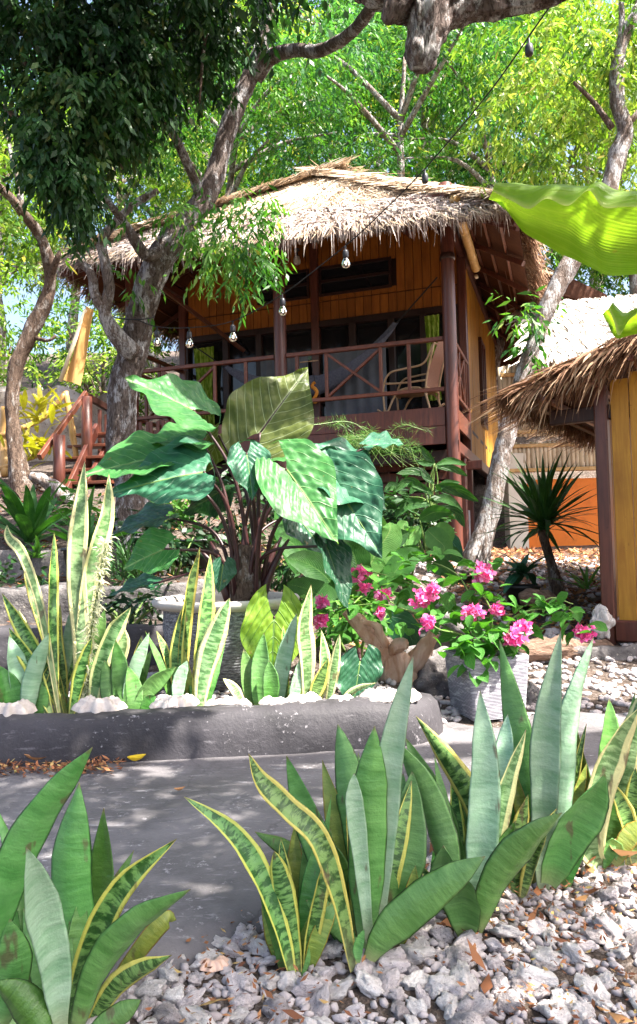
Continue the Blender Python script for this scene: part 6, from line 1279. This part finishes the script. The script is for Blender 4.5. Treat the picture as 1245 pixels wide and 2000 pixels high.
HT = [  (-6.9, 15.6, .95, 1, 'light green tree beside the crooked tree at the left edge'),  (-8.6, 17.5, 1.1, 1, 'sunny tree at the far left beyond the boulder wall'),  # x, y, scale, proto, label
    (-1.6, 15.2, 1.15, 0, 'emerald green tree right behind the thatched roof, left of the peak'), (1.6, 15.8, 1.2, 2, 'cool green tree behind the roof peak'), (4.0, 16.4, 1.15, 0, 'green tree behind the right end of the roof'),
    (7.0, 16.2, 1.2, 1, 'lime green tree above the pale neighbouring roof'), (-4.4, 16.5, 1.05, 1, 'yellow green tree behind the left roof slope'), (8.6, 16.5, 1.3, 1, 'yellow green tree at the right edge of the hillside'),
    (-.2, 19.5, 1.5, 1, 'tall lime tree on the slope above the roof peak'), (3.2, 19.8, 1.55, 0, 'tall emerald tree high on the slope right of the stub limb'), (6.4, 19.2, 1.5, 1, 'tall sunny tree on the slope behind the slanting trunk'), (-3.4, 21, 1.5, 0, 'tall tree on the slope beside the leaning trunk'),
    (-7.4, 22, 1.2, 2, 'tree far left behind the dark canopy'), (1.4, 25, 1.9, 2, 'high tree at the crest in the middle of the picture'), (5.4, 25.5, 1.9, 0, 'high tree at the crest right of the middle'), (9.6, 24, 1.8, 1, 'high tree at the crest near the right edge'), (-2.8, 26, 1.8, 1, 'high tree at the crest left of the middle'),
    (-6.4, 28, 1.7, 2, 'high tree at the crest behind the dark canopy'), (13, 20, 1.5, 0, 'tree beyond the right edge of the slope'), (-10.5, 24, 1.3, 0, 'tree beyond the left edge of the slope'), (3.6, 31, 2.2, 0, 'farthest tall tree peeping over the crest'), (8.4, 31, 2.2, 2, 'farthest tall tree at the right over the crest'), (-1.2, 32, 2.2, 0, 'farthest tall tree at the left over the crest')]
for i, (x, y, s_, pk, lb) in enumerate(HT):
    t = thing('hillside_tree', lb, 'tree', (x, y, H(x, y)), rnd.uniform(0, 6.28), 'trees on the hillside'); t.scale = (s_, s_, s_ * rnd.uniform(.95, 1.1))
    for nm, d in zip(('trunk', 'limbs', 'crown'), PR[pk]): lk(bpy.data.objects.new(nm, d), t, True)
# understorey shrubs, left and behind the house
def shrub(label, c, r_, n, mat, seed, leaf=(.14, .045)):
    t = thing('shrub', label, 'shrub', (c[0], c[1], H(c[0], c[1])), 0, 'shrubs on the slope'); z0 = H(c[0], c[1])
    mb = MB()
    for k in range(5): an = k * 1.26; mb.tube([(c[0], c[1], z0 - .2), (c[0] + .3 * r_[0] * math.cos(an), c[1] + .3 * r_[1] * math.sin(an), z0 + c[2] * .5), (c[0] + .6 * r_[0] * math.cos(an), c[1] + .6 * r_[1] * math.sin(an), z0 + c[2])], [.05, .035, .012], 7)
    mb.build('stem', M['bark_warm'], t, smooth=True); crown(t, [((c[0], c[1], z0 + c[2]), r_, n), ((c[0] + .4 * r_[0], c[1] - .2, z0 + c[2] * 1.2), (r_[0] * .6, r_[1] * .6, r_[2] * .7), n // 2), ((c[0] - .5 * r_[0], c[1], z0 + c[2] * .8), (r_[0] * .6, r_[1] * .6, r_[2] * .7), n // 2)], seed, mat, leaf=leaf, twig=.4, K=11, droop=.4)
shrub('sunny shrub behind the boulder wall at the far left', (-6.0, 13.4, 2.2), (1.3, 1.0, 1.4), 150, 'crown_lime', 51); shrub('green shrub seen between the crooked tree and the veranda', (-4.2, 14.4, 2.2), (1.2, 1.0, 1.5), 150, 'crown_mid', 52)
shrub('leafy shrub under the left eave', (-3.6, 13.2, 1.5), (.9, .8, 1.1), 110, 'crown_lime', 53); shrub('large bush beyond the left edge by the boulder wall', (-8.4, 14, 2.0), (1.5, 1.2, 1.4), 130, 'crown_mid', 54)
shrub('bushy growth behind the house at its right corner', (5.6, 17, 2.6), (1.5, 1.0, 2.0), 160, 'crown_mid', 55); shrub('dark bush behind the neighbouring pale roof', (8.2, 18.5, 3.2), (2.0, 1.2, 2.0), 180, 'crown_blue', 56); shrub('yellow green bush low behind the roof', (2.2, 18, 3.2), (1.8, 1.2, 2.2), 190, 'crown_lime', 57); shrub('green bush low behind the roof at its left', (-1.4, 18, 3.4), (1.8, 1.2, 2.2), 190, 'crown_mid', 58)
shrub('low leafy bush below the boulder wall at the left', (-5.2, 11.9, .9), (.8, .5, .6), 60, 'crown_lime', 59)
# wispy asparagus fern in front of the skirt board
af = thing('asparagus_fern', 'wispy feathery fern spraying in front of the veranda skirt', 'fern', at(720, 915, 7.6)); Q = []; U = []; stems = MB()
for k in range(17):
    b = at(720 + rnd.gauss(0, 40), 912, 7.6 + rnd.uniform(-.15, .15)); e = at(rnd.uniform(580, 860), rnd.uniform(825, 905), 7.5 + rnd.uniform(-.3, .2)); m2 = b.lerp(e, .5) + Vector((0, 0, .22))
    q = [Vector(tuple(p)) for p in crom([tuple(b), tuple(m2), tuple(e)], 9)]; stems.tube(q, .003, 4)
    for i, p in enumerate(q[4:]):
        for j in range(9):
            d = Vector((rnd.gauss(0, 1), rnd.gauss(0, 1), rnd.gauss(0, .8))).normalized(); L = rnd.uniform(.04, .12); s_ = d.orthogonal().normalized() * .0016; p2 = p + Vector((rnd.gauss(0, .02), rnd.gauss(0, .02), rnd.gauss(0, .012)))
            Q.append([p2, p2 + d * L * .5 + s_, p2 + d * L, p2 + d * L * .5 - s_]); U.append([(rnd.random(), 0)] * 4)
stems.build('stem', M['petiole_g'], af); o = lk(bpy.data.objects.new('fronds', quads_data('fronds', np.array(Q), np.array(U), M['crown_mid'])), af); o['kind'] = 'stuff'

# ================================================================== giant leaf at the right edge, and its second leaf
gl = thing('giant_taro_plant', 'giant taro with huge translucent wavy leaf entering at the right edge', 'plant', (2.35, 2.3, 0))
def giant(top, bot, Y0, Y1, flap, parent):
    """top: fold line pixels, bot: lower margin pixels, flap: visible free margin pixels hanging in front of the fold"""
    mb = MB(); n = 60; tq = crom(top, 12); bq = crom(bot, 12); fq = crom(flap, 12)
    def samp(q, f): x = f * (len(q) - 1); i = min(int(x), len(q) - 2); return q[i] * (1 - (x - i)) + q[i + 1] * (x - i)
    m2 = 16; vs = []; uv = []
    for i in range(n + 1):
        f = i / n; Yf = Y0 + (Y1 - Y0) * f; t_ = samp(tq, f); b_ = samp(bq, f); l_ = samp(fq, f); T3 = at(t_[0], t_[1], Yf); B3 = at(b_[0], b_[1], Yf + .10); L3 = at(l_[0], l_[1], Yf - .09)
        for j in range(m2 + 1):
            v = j / m2
            if v < .78: k = v / .78; p = B3.lerp(T3, k) + Vector((0, .06 * math.sin(math.pi * k) + .003 * math.sin(f * 46 + k * 6), 0))
            else:
                k = (v - .78) / .22; p = T3.lerp(L3, k) + Vector((0, -.03 * math.sin(math.pi * k), .012 * math.sin(math.pi * k)))
            vs.append(p); uv.append((.5 + .5 * v, f))
    mb.add(vs, [(i * (m2 + 1) + j, (i + 1) * (m2 + 1) + j, (i + 1) * (m2 + 1) + j + 1, i * (m2 + 1) + j + 1) for i in range(n) for j in range(m2)], uv)
    return mb.build('leaf', M['banana'], parent, smooth=True)
giant([(963, 372), (1000, 358), (1060, 366), (1150, 366), (1180, 372), (1245, 378), (1400, 385), (1560, 470)], [(963, 373), (990, 408), (1020, 450), (1085, 490), (1150, 520), (1195, 538), (1300, 530), (1560, 500)], 2.3, 2.15, [(963, 374), (1005, 395), (1035, 408), (1068, 388), (1110, 402), (1150, 372), (1180, 405), (1245, 404), (1400, 420), (1560, 480)], gl)
giant([(1190, 602), (1215, 612), (1240, 603), (1300, 590), (1420, 640)], [(1190, 604), (1196, 630), (1204, 660), (1245, 652), (1300, 650), (1420, 660)], 2.35, 2.3, [(1190, 604), (1200, 630), (1210, 655), (1235, 620), (1290, 600), (1420, 645)], gl)
for (px, py) in ((1500, 480), (1420, 648)):
    e = at(px, py, 2.2); mb = MB(); mb.tube([Vector(tuple(p)) for p in crom([(2.35, 2.3, 0), (2.3, 2.3, .6), (e.x + .1, e.y, e.z - .2), tuple(e)], 8)], [.05 - .0014 * k for k in range(25)], 12); mb.build('petiole', M['petiole_g'], gl, smooth=True)

# ================================================================== string of lamps
WP = [(262, 622, 6.35), (307, 638, 6.2), (370, 640, 6.1), (455, 627, 6.0), (552, 575, 5.8), (640, 508, 5.55), (675, 480, 5.45), (720, 440, 5.3), (830, 330, 4.8), (960, 175, 4.2), (1055, 40, 3.75), (1092, -12, 3.5)]
sl = thing('string_lights', 'black cable with hanging clear bulbs strung from the leaning tree to the limb above', 'string lights', at(262, 622, 6.35))
wq = [at(*p) for p in crom(WP, 6)]; mb = MB(); mb.tube(wq, .0045, 6); mb.build('cable', M['wire'], sl, smooth=True)
mb = MB(); tw_ = [at(262 + 40 * math.cos(a) , 618 - 6 * math.sin(a), 6.35 + .22 * math.sin(a)) for a in [k * .4 for k in range(17)]]; mb.tube(tw_, .006, 5); mb.build('cable_loop', M['wire'], sl)
tg = NT('clear_bulb_glass'); tg.fin((1, 1, 1), .02, .5); tg.b.inputs['Transmission Weight'].default_value = 1.0; tg.b.inputs['IOR'].default_value = 1.3; M['bulb'] = tg.m
tf = NT('filament_glint'); tf.fin((1, .9, .7), .5); tf.b.inputs['Emission Color'].default_value = (1, .88, .66, 1); tf.b.inputs['Emission Strength'].default_value = 3.0; M['fil'] = tf.m  # glow added to give the bulbs a whitish glint, not lamp light
for k, (px, py, Y) in enumerate([(307, 638, 6.2), (370, 640, 6.1), (455, 627, 6.0), (552, 575, 5.8), (675, 480, 5.45), (830, 330, 4.8), (1033, 75, 3.87)]):
    c = at(px, py, Y); s_ = 1.0
    mb = MB(); mb.lathe([(0, .0), (.006, 0), (.006, -.03), (.018, -.035), (.022, -.05), (.022, -.085), (.017, -.095), (.0, -.095)], 14, c); so = mb.build('socket', M['plastic_socket'], sl, smooth=True)
    if k > 4: continue
    mb = MB(); mb.lathe([(.014, -.093), (.018, -.102), (.028, -.118), (.033, -.135), (.031, -.152), (.020, -.166), (.0, -.171)], 18, c); bo = mb.build('bulb', M['bulb'], sl, smooth=True)
    mb = MB(); mb.tube([c + Vector((.009 * math.cos(a * 1.6), .009 * math.sin(a * 1.6), -.112 - .0035 * a)) for a in range(10)], .0022, 5); mb.build('filament', M['fil'], bo)

# ================================================================== low undergrowth
def clump(label, px, py, Y, rx, ry, n, mat, seed, leaf=(.12, .045)):
    p = at(px, py, Y); t = thing('undergrowth_plant', label, 'plant', (p.x, p.y, H(p.x, p.y)), 0, 'leafy undergrowth'); mb = MB()
    for k in range(5): an = k * 1.3; mb.tube([(p.x, p.y, H(p.x, p.y) - .05), (p.x + .1 * math.cos(an), p.y + .1 * math.sin(an), (H(p.x, p.y) + p.z) / 2), (p.x + .2 * math.cos(an), p.y + .2 * math.sin(an), p.z)], [.014, .01, .004], 6)
    mb.build('stem', M['petiole_g'], t, smooth=True); crown(t, [(p, (m_at(rx, Y), .3, m_at(ry, Y)), n)], seed, mat, name='foliage', leaf=leaf, twig=.24, K=8, droop=.3)
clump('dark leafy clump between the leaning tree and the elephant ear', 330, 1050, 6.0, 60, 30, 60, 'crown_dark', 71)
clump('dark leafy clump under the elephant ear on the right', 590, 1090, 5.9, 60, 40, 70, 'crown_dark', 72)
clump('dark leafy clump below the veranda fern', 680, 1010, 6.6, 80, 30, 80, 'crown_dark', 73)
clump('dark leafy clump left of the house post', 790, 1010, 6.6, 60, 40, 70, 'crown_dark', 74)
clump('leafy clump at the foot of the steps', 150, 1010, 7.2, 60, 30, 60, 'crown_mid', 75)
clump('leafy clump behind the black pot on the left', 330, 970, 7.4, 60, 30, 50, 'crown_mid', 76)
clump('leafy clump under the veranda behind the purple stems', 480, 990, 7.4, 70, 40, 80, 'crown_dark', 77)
clump('low leafy clump behind the driftwood', 690, 1200, 4.4, 50, 30, 50, 'crown_mid', 78, (.09, .05))
clump('low leafy clump left of the round pot', 250, 1180, 4.7, 50, 20, 40, 'crown_dark', 79, (.09, .03))
clump('low leafy clump at the far left below the strap rosette', 20, 1150, 5.3, 40, 25, 40, 'crown_dark', 80, (.1, .035))
